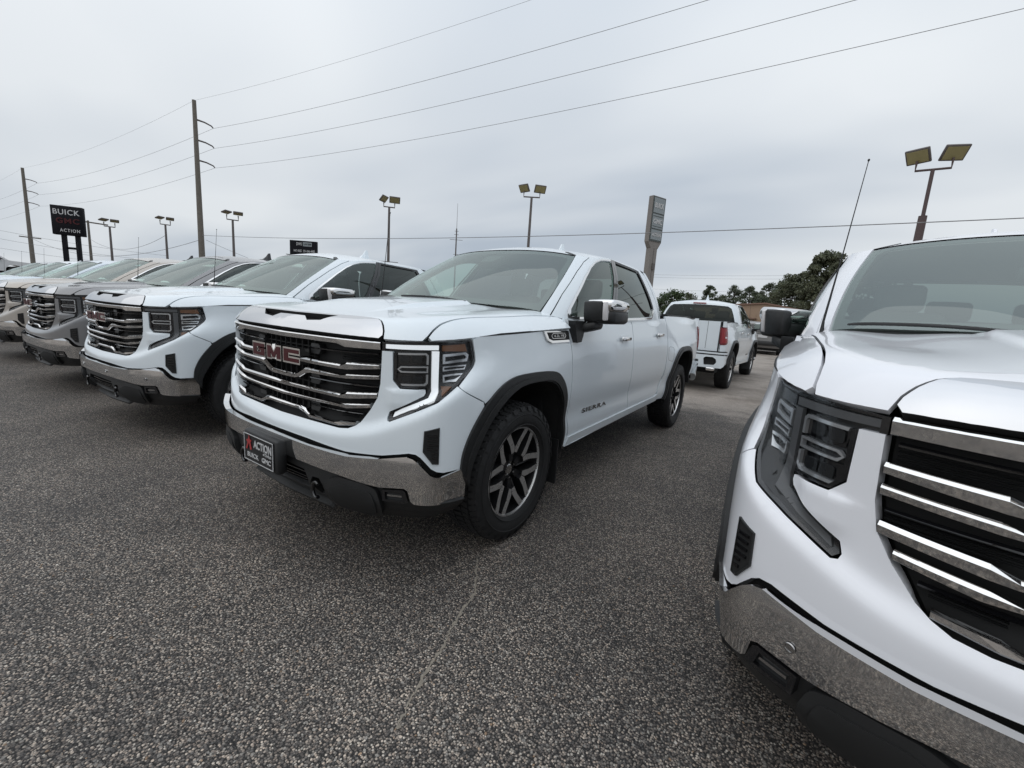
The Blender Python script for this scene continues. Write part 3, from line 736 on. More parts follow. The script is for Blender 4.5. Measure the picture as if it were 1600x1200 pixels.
    # ---- bumper
    bt = [(0, .660), (.328, .653), (.60, .650), (.76, .664), (.88, .688), (.908, .680), (.930, .662), (.978, .603), (1.0, .590), (1.03, .586), (1.185, .606)]
    bb = [(1.195, .438), (1.04, .440), (.915, .456), (.900, .470), (.888, .525), (.872, .535), (.76, .525), (.70, .531), (.549, .548), (.35, .556), (.15, .561), (0, .562)]
    bm_ = A('bumper', panel(BMs, sym(bt+bb)[::1], off=.004, thick=.030, g=(.03, .02), step=.012), 'chrome')
    A('bumper_core', panel(Bs, sym([(0, .52), (1.12, .45), (1.12, .62), (1.0, .62), (.9, .71), (.5, .69), (0, .70)]), off=-.03, thick=0, g=.06), 'black_matte')
    # ---- valance
    vl = [(0, .30), (.42, .305), (.75, .325), (1.0, .345), (1.17, .36), (1.19, .435), (.92, .452), (.9, .535), (.6, .56), (0, .575)]
    op = [(0, .375), (.26, .378), (.30, .39), (.31, .455), (.28, .50), (0, .508)]
    hook = [(.335, .36), (.41, .362), (.42, .45), (.395, .48), (.345, .478), (.325, .44)]
    va = A('valance', panel(Vs, sym(vl), [sym(op), hook, [(-a, b) for a, b in hook]], off=-.005, thick=.06, g=.05, step=.03), 'black_plastic')
    A('intake', panel(Vs, sym([(0, .35), (.45, .35), (.45, .52), (0, .53)]), off=-.06, thick=0, g=.1), 'black_matte', va)
    for z0 in (.40, .425, .45, .475): A('slat', panel(Vs, sym([(0, z0), (.30, z0), (.30, z0+.006), (0, z0+.006)]), off=-.02, thick=.03, g=.1, step=.06), 'black_gloss', va)
    lip = [(0, .302), (.40, .306), (.415, .318), (.40, .328), (0, .324)]
    A('lip', panel(Vs, sym(lip), off=.03, thick=.05, g=.06), 'black_plastic', va)
    pod = [(.46, .345), (.70, .345), (.755, .365), (.775, .43), (.752, .508), (.70, .528), (.56, .536), (.47, .50)]
    A('pod', panel(Vsurf, rounded(pod, .02), off=.022, thick=.04, g=.05, step=.02), 'black_plastic', va, both=True)
    A('pod_face', panel(Vsurf, rounded([(.50, .36), (.69, .36), (.735, .38), (.75, .43), (.73, .49), (.58, .505), (.50, .47)], .015), off=.026, thick=.01, g=.05, step=.02), 'black_matte', va, both=True)
    for s in (1, -1):
        hx = .378*s; p0 = Vs(np.array([hx]), np.array([.42]))[0]
        pts = [(p0[0]+.030*math.cos(a), p0[1]-.012, .415+.042*math.sin(a)) for a in np.linspace(math.pi*.30, math.pi*1.7, 12)]
        A('tow_hook', tube(pts, .010, 8), 'black_gloss', None, 60)
        fg = [(.782, .462), (.880, .462), (.893, .473), (.880, .520), (.868, .527), (.778, .518)]
        f_ = panel(Vsurf, fg, [[(.795, .472), (.872, .473), (.862, .512), (.792, .508)]], off=.024, thick=.04, g=.05, step=.02)
        fo = A('fog_light', f_ if s > 0 else f_.mirror(), 'black_gloss')
        l_ = panel(Vsurf, [(.79, .468), (.876, .469), (.866, .515), (.788, .512)], off=.010, thick=0, g=.05, step=.02)
        A('lamp_glass', l_ if s > 0 else l_.mirror(), 'lamp_dark', fo)
        b_ = panel(Vsurf, [(.80, .486), (.865, .488), (.863, .496), (.80, .494)], off=.016, thick=.004, g=.05, step=.02)
        A('reflector', b_ if s > 0 else b_.mirror(), 'chrome_dull', fo)
    # ---- side vents in the fascia corners: dark slot with louvres (sits in a shallow recess drawn by a rim)
    for s in (1, -1):
        ve = [(.948, .708), (.992, .652), (1.017, .650), (1.015, .814), (.952, .800)]
        v_ = panel(Bsurf, ve, off=.0035, thick=.006, g=.04, step=.02); vo = A('vent', v_ if s > 0 else v_.mirror(), 'black_matte')
        for k in range(6):
            z0 = .675+.021*k; l_ = panel(Bsurf, [(.962 if z0 > .70 else .985, z0), (1.011, z0-.004), (1.011, z0+.004), (.962 if z0 > .70 else .985, z0+.008)], off=.008, thick=.006, g=.05, step=.03)
            A('louvre', l_ if s > 0 else l_.mirror(), 'black_gloss', vo)
        fr_ = panel(Bsurf, [(.943, .706), (.990, .646), (1.022, .644), (1.020, .820), (.947, .804)], [ve], off=.006, thick=.01, g=.05, step=.02)
        A('vent_rim', fr_ if s > 0 else fr_.mirror(), 'black_plastic', vo)
    # ---- wheel arches
    for s in (1, -1):
        for out, inn in ((ARCH_F_OUT, ARCH_F_IN), (ARCH_R_OUT, ARCH_R_IN)):
            t_ = panel(Bsurf, [(a, b) for a, b in out]+inn[::-1], off=.014, thick=.035, g=.025, step=.025)
            mid = [((a[0]+b[0])/2, (a[1]+b[1])/2) for a, b in zip(out, inn)]
            t2 = panel(Bsurf, [(a, b) for a, b in mid]+[(b[0]+(a[0]-b[0])*.12, b[1]+(a[1]-b[1])*.12) for a, b in zip(out, inn)][::-1], off=.022, thick=.012, g=.025, step=.025)
            o = A('wheel_arch_trim', (t_ if s > 0 else t_.mirror()), 'black_plastic'); A('inner_ridge', (t2 if s > 0 else t2.mirror()), 'black_plastic', o)
            P, _ = surf_eval(Bsurf, np.array([a for a, b in inn]), np.array([b for a, b in inn]), -.01); n = len(P)
            q = MD().add([tuple(p) for p in P]+[(.50, p[1], p[2]) for p in P], [(i, i+1, n+i+1, n+i) for i in range(n-1)])
            cx, cz = P[:, 1].mean(), .45
            q.add([(.50, p[1], p[2]) for p in P], [tuple(range(n))[::-1]])
            A('wheel_well', q if s > 0 else q.mirror(), 'underbody')
    for s in (1, -1):
        A('mud_flap', box((min(s*.80, s*1.0), 1.44, .20), (max(s*.80, s*1.0), 1.452, .52)), 'black_plastic')
    # ---- doors, rocker, bed
    z_top = lambda u: float(TGB(np.array([0.]))[0][2])
    def ztop(u): y = u-.75; return float(np.interp(y, [1.4, 1.75, 2.3, 3.0, 3.6, 4.0], [1.343, 1.343, 1.347, 1.361, 1.386, 1.405]))
    fd = [(2.246, float(zg(2.246))-.01), (2.232, 1.30), (2.225, 1.345)]+[(u, ztop(u)) for u in (2.6, 3.0, 3.3)]+[(3.574, ztop(3.57)), (3.576, 1.0), (3.592, .8), (3.63, .62), (3.646, .515), (2.398, .497)]
    fd += [(2.364, .62), (2.338, .8), (2.328, .95), (2.302, 1.156), (2.262, 1.25)]
    rd = [(3.656, .515), (3.640, .62), (3.602, .8), (3.586, 1.0), (3.584, ztop(3.58)), (4.0, ztop(4.0)), (4.40, ztop(4.4)), (4.735, ztop(4.73)), (4.738, 1.1), (4.742, .95), (4.730, .82), (4.68, .70), (4.57, .56), (4.52, .533)]
    # window openings on the greenhouse
    fg_ = [(1.075, .055), (1.048, .14), (1.045, .35), (1.058, .62), (1.085, .78), (1.135, .875), (1.22, .925), (1.50, .945), (1.60, .945), (1.80, .50), (1.875, .06), (1.20, .035)]
    fgl = rounded([(1.075, .045), (1.040, .12), (1.040, .35), (1.052, .62), (1.085, .80), (1.15, .895), (1.25, .930), (1.615, .945), (1.70, .70), (1.775, .05), (1.20, .035)], .03)
    rgl = rounded([(1.86, .05), (1.80, .70), (1.735, .945), (2.35, .935), (2.72, .905), (2.92, .42), (2.99, .20), (2.955, .06)], .03)
    ffr = [(.935, -.01), (.925, .3), (.945, .70), (.975, .90), (1.03, 1.0), (1.67, 1.0), (1.75, .70), (1.816, -.01)]
    rfr = [(1.824, -.01), (1.758, .70), (1.678, 1.0), (2.9, 1.0), (3.05, .9), (3.16, .4), (3.22, -.01)]
    def gx(p): return p
    for s in (1, -1):
        def hp(md): return md if s > 0 else md.mirror()
        dm = panel(Bsurf, fd, thick=.02, g=.045, step=.025).join(panel(Gsurf, ffr, [fgl], off=.0, thick=.02, g=.05, step=.03))
        d1 = A('front_door', hp(dm), 'paint')
        dm = panel(Bsurf, rd, thick=.02, g=.045, step=.025).join(panel(Gsurf, rfr, [rgl], off=.0, thick=.02, g=.05, step=.03))
        d2 = A('rear_door', hp(dm), 'paint')
        # bright line round the glass, dark pillar applique, glass
        def shrink(po, t):
            c = np.mean(po, 0); return [tuple(c+(np.array(p)-c)*np.array([1-t/ max(.2, abs(p[0]-c[0])+.2), 1-t*1.4])) for p in po]
        out = rounded([(1.06, .018), (1.024, .10), (1.022, .36), (1.036, .64), (1.070, .82), (1.14, .915), (1.25, .950), (1.625, .962), (1.712, .70), (1.79, .018)], .03)
        A('window_trim', hp(panel(Gsurf, rounded([(1.06, .012), (1.020, .10), (1.018, .36), (1.032, .64), (1.066, .83), (1.14, .93), (1.25, .962), (1.60, .972), (1.605, .952), (1.25, .938), (1.15, .903), (1.085, .805), (1.054, .62), (1.042, .35), (1.044, .13), (1.075, .05), (1.20, .042), (1.79, .042), (1.79, .012)], .008, 2), off=.005, thick=.01, g=.03, step=.02)), 'chrome', d1)
        A('window_trim', hp(panel(Gsurf, [(1.83, .012), (2.95, .012), (3.02, .16), (3.0, .22), (2.985, .19), (2.94, .045), (1.83, .042)], off=.005, thick=.01, g=.03, step=.02)), 'chrome', d2)
        A('pillar_cover', hp(panel(Gsurf, [(1.674, .985), (1.7505, .70), (1.817, .03), (1.765, .03), (1.69, .70), (1.60, .985)], off=.004, thick=.01, g=.05, step=.03)), 'black_gloss', d1)
        A('pillar_cover', hp(panel(Gsurf, [(1.823, .03), (1.7575, .70), (1.6775, .985), (1.745, .985), (1.81, .70), (1.87, .03)], off=.004, thick=.01, g=.05, step=.03)), 'black_gloss', d2)
        A('window_seal', hp(panel(Gsurf, [(1.735, .985), (2.76, .95), (2.96, .45), (3.03, .20), (2.99, .20), (2.90, .43), (2.70, .91), (1.745, .945)], off=.003, thick=.01, g=.05, step=.03)), 'black_plastic', d2)
        A('window_glass', hp(panel(Gsurf, fgl, off=-.008, thick=0, g=.06, step=.04)), 'glass', d1)
        A('window_glass', hp(panel(Gsurf, rgl, off=-.008, thick=0, g=.06, step=.04)), 'glass_dark', d2)
        # handles
        for d, uc, zc_ in ((d1, 3.335, 1.192), (d2, 4.405, 1.218)):
            P, n_ = surf_eval(Bsurf, np.array([uc]), np.array([zc_]), .022); p = P[0]
            hnd = rbox((p[0], p[1], p[2]), (.028, .21, .036), .012, 4)
            A('door_handle', hp(hnd), 'chrome', d, 50)
            A('handle_cup', hp(panel(Bsurf, rounded([(uc-.06, zc_-.035), (uc+.06, zc_-.035), (uc+.06, zc_+.04), (uc-.06, zc_+.04)], .03), off=.002, thick=.003, g=.05, step=.02)), 'paint', d)
        A('keyhole', hp(panel(Bsurf, rounded([(3.415, 1.184), (3.433, 1.184), (3.433, 1.202), (3.415, 1.202)], .008), off=.036, thick=.01, g=.05, step=.02)), 'black_plastic', d1)
        A('rocker_panel', hp(panel(Bsurf, [(2.392, .492), (4.50, .527), (4.60, .545), (4.64, .50), (4.60, .468), (2.36, .425)], off=.012, thick=.05, g=.05, step=.04)), 'paint')
        # model lettering low on the front door and emblem on the fender
        sx = lambda a, b, d: tuple(surf_eval(Bsurf, np.array([2.84+(a if s > 0 else -a)]), np.array([.654+b]), .002+d)[0][0])
        lm = letters('SIERRA', .47, .036, sx, .004, 1.12, .02)
        if s < 0: lm = MD().add([(-x, y, z) for x, y, z in lm.v], lm.f)
        A('model_letters', lm, 'chrome_dull', d1)
        em = A('fender_emblem', hp(panel(Bsurf, [(1.872, 1.262), (1.915, 1.205), (1.985, 1.188), (2.246, 1.190), (2.246, 1.262)], off=.010, thick=.014, g=.05, step=.02)), 'chrome')
        A('emblem_field', hp(panel(Bsurf, [(1.915, 1.255), (1.945, 1.215), (2.0, 1.203), (2.246, 1.204), (2.246, 1.255)], off=.0125, thick=.004, g=.05, step=.02)), 'black_matte', em)
        A('emblem_plate', hp(panel(Bsurf, [(1.99, 1.250), (1.965, 1.232), (1.985, 1.214), (2.17, 1.214), (2.19, 1.232), (2.17, 1.250)], [[(1.993, 1.246), (1.972, 1.232), (1.99, 1.218), (2.165, 1.218), (2.183, 1.232), (2.165, 1.246)]], off=.015, thick=.004, g=.05, step=.02)), 'chrome_dull', em)
        ex = lambda a, b, d: tuple(surf_eval(Bsurf, np.array([2.08+(a if s > 0 else -a)]), np.array([1.232+b]), .014+d)[0][0])
        lm = letters('6.2L V8', .15, .016, ex, .003, 1.05, .01)
        if s < 0: lm = MD().add([(-x, y, z) for x, y, z in lm.v], lm.f)
        A('emblem_letters', lm, 'chrome_dull', em)
        # bed side
        bs_ = [(4.752, 1.43), (5.2, 1.437), (6.40, 1.447), (6.606, 1.447), (6.606, 1.338), (6.375, 1.334), (6.385, 1.02), (6.42, .990), (6.606, .982), (6.606, .845), (6.50, .84), (6.30, .66), (6.12, .60)]+[p for p in ARCH_R_OUT[::-1] if p[1] > .47]+[(4.85, .462), (4.64, .475), (4.64, .56), (4.745, .70), (4.758, .82), (4.756, 1.1)]
        bs_o = A('bed_side', hp(panel(Bsurf, bs_, thick=.02, g=.045, step=.025)), 'paint')
        if s > 0:
            A('fuel_door', panel(Bsurf, rounded([(4.80, .93), (4.98, .90), (5.0, 1.07), (4.80, 1.09)], .05), [rounded([(4.803, .933), (4.977, .903), (4.997, 1.067), (4.803, 1.087)], .05)], off=.0005, thick=.002, g=.05, step=.02), 'black_plastic', bs_o)
        A('bed_rail', hp(MD().join(panel(signed(lambda a, b: np.stack([np.interp(b, [4.0, 5.45, 5.7, 5.79], [.918, .922, .912, .89])-.075*a, b, 1.436+0*a+.012*np.interp(b, [4, 5.8], [0, 1])], -1)), [(0, 4.09), (1, 4.09), (1, 5.78), (0, 5.78)][::-1], thick=.02, g=(.5, .2), step=.2))), 'black_plastic', bs_o)
        tl = [(6.383, 1.025), (6.42, .997), (6.60, .990), (6.625, 1.005), (6.655, 1.318), (6.64, 1.332), (6.38, 1.328)]
        to = A('tail_light', hp(panel(Bsurf, tl, off=.010, thick=.03, g=.03, step=.02)), 'red_lens_dark')
        A('brake_lens', hp(panel(Bsurf, [(6.41, 1.03), (6.595, 1.03), (6.62, 1.30), (6.41, 1.30)], [[(6.45, 1.12), (6.525, 1.12), (6.535, 1.255), (6.45, 1.255)]], off=.014, thick=.01, g=.03, step=.02)), 'red_lens', to)
        A('reverse_lens', hp(panel(Bsurf, [(6.45, 1.06), (6.51, 1.06), (6.525, 1.15), (6.45, 1.15)], off=.013, thick=.01, g=.03, step=.02)), 'white_lens', to)
    # ---- greenhouse: pillars, windshield, rear glass, roof
    A('pillar', panel(Gsurf, [(.868, -.02), (.864, .3), (.862, .7), (.862, 1.0), (1.02, 1.0), (.968, .905), (.938, .70), (.918, .3), (.927, -.06)], off=.004, thick=.03, g=.04, step=.03), 'paint', both=True)
    A('cowl_side', panel(Gsurf, [(.868, -.02), (.93, -.015), (.935, -.12), (.93, -.2), (.85, -.1)], off=.002, thick=.02, g=.04, step=.03), 'paint', both=True)
    ws = [(0, .0), (.3, .0), (.6, .0), (.858, .005), (.858, .5), (.856, .985), (.6, .985), (.3, .985), (0, .985)]
    wsg = A('windshield', panel(Gs, sym(ws), off=-.002, thick=0, g=.06, step=.04), 'glass_front')
    fi = rounded([(0, .085), (.35, .085), (.6, .09), (.80, .10), (.822, .14), (.812, .5), (.80, .90), (.775, .942), (.6, .945), (.3, .945), (0, .945)][1:-1], .0, 1)
    A('frit_band', panel(Gs, sym(ws), [sym([(0, .075), (.35, .075), (.6, .08), (.775, .085), (.818, .12), (.815, .5), (.805, .90), (.775, .945), (.6, .950), (.3, .950), (0, .950)])], off=-.006, thick=0, g=.08, step=.05), 'black_plastic', wsg)
    A('sensor_housing', panel(Gs, sym([(0, .80), (.07, .80), (.11, .95), (0, .955)]), off=-.03, thick=.06, g=.05), 'interior_dark', wsg)
    A('rear_window', panel(RGs, [(-.86, .04), (.86, .04), (.88, .80), (.80, .90), (-.80, .90), (-.88, .80)], off=-.004, thick=0, g=.08, step=.05), 'glass_rear')
    A('cab_back', panel(RGs, [(-1.16, -.01), (1.16, -.01), (1.22, .4), (1.32, .9), (1.30, 1.0), (-1.30, 1.0), (-1.32, .9), (-1.22, .4)], [[(-.86, .04), (.86, .04), (.88, .80), (.80, .90), (-.80, .90), (-.88, .80)]], off=0, thick=.02, g=.06, step=.04), 'paint')
    rf = [(-4.39, 0), (4.39, 0), (4.39, .985), (-4.39, .985)]
    rm = MD(); U = np.linspace(-4.4, 4.4, 161); V = np.array([-.0, .03, .08, .15, .25, .4, .55, .7, .85, 1.0])
    P, Nn = surf_eval(Rs, *[a.ravel() for a in np.meshgrid(U, V, indexing='ij')], 0.); nv = len(V)
    fs = [(i*nv+j, (i+1)*nv+j, (i+1)*nv+j+1, i*nv+j+1) for i in range(len(U)-1) for j in range(nv-1)]
    # mirror-symmetric halves join along the centre line
    Nn[Nn[:, 2] < 0] *= -1; Nn[np.linalg.norm(Nn, axis=1) < .5] = (0, 0, 1)
    rm.add(P, fs, 0, [[Nn[i] for i in f] for f in fs]); fs_roof = fs; P_roof = P.copy()
    A('roof', rm, 'paint')
    A('roof_seam', panel(Rsurf, [(.80, .01), (.88, .01), (.86, .16), (.80, .13)], off=.003, thick=.004, g=.05, step=.02), 'black_plastic', None, both=True)
    A('high_stop_lamp', panel(RGs, [(-.22, .93), (.22, .93), (.22, .985), (-.22, .985)], off=.02, thick=.03, g=.06), 'red_lens_dark')
    # shark fin
    fn_ = [(0, 0), (.20, 0), (.195, .05), (.180, .145), (.145, .138), (.10, .075), (.03, .020)]
    fin = MD(); nF = len(fn_)
    for w_, sc in ((.035, 1),): 
        for sgn in (-1, 1):
            pass
    rows = [(-.036, 0.), (-.012, 1.), (.012, 1.), (.036, 0.)]
    v = []; 
    for x, hh in rows: v += [(x*(1 if hh == 0 else .55), 2.93+a*(1 if hh == 0 else .98), 1.968+(b if hh else min(b, .012))) for a, b in fn_]
    f = [(i*nF+j, (i+1)*nF+j, (i+1)*nF+(j+1) % nF, i*nF+(j+1) % nF) for i in range(3) for j in range(nF)]+[tuple(range(nF)), tuple(3*nF+j for j in range(nF))[::-1]]
    A('roof_antenna', MD().add(v, f).join(rbox((0, 3.03, 1.976), (.085, .24, .026), .012)), 'paint')
    # ---- mirrors
    for s in (1, -1):
        def hp(md): return md if s > 0 else md.mirror()
        def shape(x, y, z):   # rakes the block: outer end swept back, front face rounded
            t = (x-1.0)/.21; return (x+.012*math.sin((y-1.62)*8), y+.045*max(t, 0)**2-.012*(z-1.41)/.08, z+.010*t)
        mb = rbox((1.108, 1.775, 1.366), (.205, .270, .096), .035, 6).xf(shape)
        mo = A('side_mirror', hp(mb), 'black_plastic', None, 40)
        cap = rbox((1.112, 1.773, 1.440), (.212, .278, .092), .042, 6).xf(shape); A('cap', hp(cap), 'chrome', mo, 40)
        fa = rbox((1.072, 1.668, 1.402), (.135, .090, .145), .022, 4).xf(shape); A('mirror_front', hp(fa), 'black_plastic', mo, 40)
        sg_ = rbox((1.154, 1.668, 1.404), (.036, .086, .128), .014, 4).xf(shape); A('turn_signal', hp(sg_), 'white_lens', mo, 40)
        A('mirror_glass', hp(box((1.02, 1.914, 1.340), (1.20, 1.918, 1.470)).xf(shape)), 'mirror_glass', mo)
        arm = [(.958, 1.50, 1.335), (.965, 1.66, 1.345), (1.03, 1.74, 1.345), (1.10, 1.745, 1.335), (1.09, 1.66, 1.318), (1.0, 1.60, 1.25), (.985, 1.60, 1.185), (.985, 1.535, 1.185), (.978, 1.50, 1.24)]
        am = MD(); foot = prism([(1.52, 1.335), (1.69, 1.335), (1.67, 1.25), (1.645, 1.19), (1.58, 1.185), (1.55, 1.25)], 1.010, .955, lambda a, b, d: (d-.0, a, b))
        A('mirror_foot', hp(foot.flip()), 'black_plastic')
        A('arm', hp(rbox((1.03, 1.71, 1.298), (.13, .15, .065), .025, 4).xf(lambda x, y, z: (x, y+.25*(x-1.0), z+.30*(x-1.03)))), 'black_plastic', mo, 40)
    # ---- wipers, cowl, whip antenna
    A('cowl', panel(Gs, sym([(0, -.10), (.4, -.10), (.84, -.07), (.86, .0), (.4, -.0), (0, -.0)]), off=-.012, thick=.01, g=.06, step=.05), 'black_plastic')
    for (u0, u1, t1) in ((.36, -.28, .008), (-.30, -.78, .012)):
        q = [(u0, -.03), (u0*.6+u1*.4, .004), (u1, t1)]
        pts = [tuple(surf_eval(Gs, np.array([a]), np.array([b]), .018)[0][0]) for a, b in smooth_pl(q, 6)]; A('wiper', tube(pts, [.010]+[.008]*(len(pts)-2)+[.005], 6), 'black_plastic', None, 60)
    b0 = Vector((-.848, 1.405, 1.372)); t0 = Vector((-.792, 1.445, 2.13))
    A('whip_antenna', tube([b0-Vector((0, 0, .02)), b0+Vector((0, .002, .05)), b0.lerp(t0, .5), t0], [.012, .006, .0028, .0018], 6).join(rbox(tuple(t0), (.009, .009, .011), .004)), 'black_plastic', None, 60)
    # ---- tailgate, rear bumper, bed box
    tg = [(-.885, .84), (.885, .84), (.868, 1.445), (-.868, 1.445)]
    tgo = A('tailgate', panel(RBs, tg, off=-.004, thick=.05, g=.07, step=.04), 'paint')
    for sx_ in (-.60, .60): A('gate_seam', panel(RBs, [(sx_-.003, .90), (sx_+.003, .90), (sx_+.003, 1.44), (sx_-.003, 1.44)], off=-.002, thick=.004, g=.2, step=.1), 'black_plastic', tgo)
    A('gate_handle', panel(RBs, rounded([(-.12, 1.28), (.12, 1.28), (.12, 1.35), (-.12, 1.35)], .02), off=.002, thick=.01, g=.1), 'black_gloss', tgo)
    rbm = [(-1.13, .64), (-.95, .52), (.95, .52), (1.13, .64), (1.10, .83), (.4, .835), (-.4, .835), (-1.10, .83)]
    step_ = [(.62, .57), (.82, .58), (.86, .63), (.84, .70), (.78, .735), (.64, .735), (.60, .70)]
    rb_o = A('rear_bumper', panel(RBs, rbm, [rounded(step_, .02), rounded([(-a, b) for a, b in step_[::-1]], .02)], off=.045, thick=.07, g=.06, step=.03), 'paint')
    A('step_recess', panel(RBs, [(-.95, .55), (.95, .55), (.95, .78), (-.95, .78)], off=-.01, thick=0, g=.1), 'black_matte', rb_o)
    A('bumper_pad', panel(RBs, [(-1.1, .835), (1.1, .835), (1.1, .855), (-1.1, .855)], off=.04, thick=.06, g=.1), 'black_plastic', rb_o)
    A('bumper_strip', panel(RBs, [(-1.13, .775), (1.13, .775), (1.13, .80), (-1.13, .80)], off=.047, thick=.01, g=.1, step=.06), 'black_plastic', rb_o)
    for s in (1, -1): A('exhaust_tip', rbox((s*.78, 5.86, .50), (.16, .16, .075), .03), 'chrome', None, 50)
    A('bed_box', box((-.86, 4.08, .85), (.86, 4.13, 1.44)).join(box((-.86, 4.08, .80), (.86, 5.80, .85))).join(box((-.87, 4.08, .82), (-.82, 5.80, 1.44))).join(box((.82, 4.08, .82), (.87, 5.80, 1.44))), 'black_plastic')
    # ---- chassis
    A('underbody', box((-.80, .30, .38), (.80, 5.5, .62)).join(box((-.88, 1.50, .40), (.88, 4.0, .50))).join(box((-.52, .25, .60), (.52, 1.45, 1.12))).join(box((-.85, 1.42, .5), (.85, 1.46, 1.28))), 'underbody')
    A('inner_fender', panel(Bs, sym([(0, .60), (.9, .60), (1.1, .7), (1.2, .95), (1.15, 1.19), (.72, 1.17), (0, 1.17)]), off=-.085, thick=0, g=.08), 'underbody')
    A('axle', tube([(-.8, .96, .42), (.8, .96, .42)], .05, 8).join(tube([(-.8, 4.705, .42), (.8, 4.705, .42)], .055, 8)).join(rbox((0, 4.705, .42), (.32, .28, .28), .1)), 'underbody', None, 50)
    # ---- cabin
    A('cabin_floor', box((-.86, 1.45, .62), (.86, 4.0, .66)), 'interior_dark')
    dash = MD(); prof = [(1.30, 1.34), (1.62, 1.365), (1.85, 1.335), (1.92, 1.26), (1.90, 1.05), (1.86, .80), (1.45, .80)]
    A('dashboard', prism(prof, -.84, .84, lambda a, b, d: (d, a, b)), 'interior_dark')
    A('dash_screen', box((-.18, 1.86, 1.16), (.16, 1.885, 1.33)), 'black_gloss')
    sw = tube([(.40+.185*math.cos(a), 2.03-.09*math.sin(a), 1.22+.165*math.sin(a)) for a in np.linspace(0, 2*math.pi, 25)], .016, 8); sw.join(rbox((.40, 2.0, 1.21), (.16, .05, .10), .02)); sw.join(tube([(.40, 2.0, 1.21), (.40, 1.86, 1.12)], .03, 8))
    A('steering_wheel', sw, 'interior_dark', None, 50)
    for x in (-.41, .41):
        se = rbox((x, 2.52, .93), (.52, .56, .20), .07).join(rbox((x, 2.86, 1.22), (.52, .18, .66), .07).xf(lambda a, b, c: (a, b+.18*(c-.95), c)))
        so_ = A('seat', se, 'interior_mid', None, 60); A('headrest', rbox((x, 2.975, 1.64), (.28, .11, .19), .05), 'interior_mid', so_, 60)
    rs_ = rbox((0, 3.35, .95), (1.5, .5, .2), .07).join(rbox((0, 3.70, 1.22), (1.5, .16, .62), .07).xf(lambda a, b, c: (a, b+.12*(c-.95), c)))
    so_ = A('rear_seat', rs_, 'interior_mid', None, 60)
    for x in (-.5, 0, .5): A('headrest', rbox((x, 3.80, 1.60), (.28, .10, .16), .045), 'interior_mid', so_, 60)
    A('rearview_mirror', rbox((0, 1.98, 1.70), (.26, .04, .07), .018), 'black_plastic', None, 50)
    hm = MD(); hm.add(P_roof-np.array([0, 0, .03]), [f[::-1] for f in fs_roof]); A('headliner', hm, 'interior_light')
    # ---- wheels
    for s in (1, -1):
        for y in (.96, 4.705): build_wheel(A, s, y)
    return T
def RGs(s, t):      # greenhouse seen from behind
    s, t = np.broadcast_arrays(np.asarray(s, float), np.asarray(t, float)); p = np.array(Gsurf(4.4-np.abs(s), t)); p[..., 0] *= np.where(s > 0, -1., 1.); return p

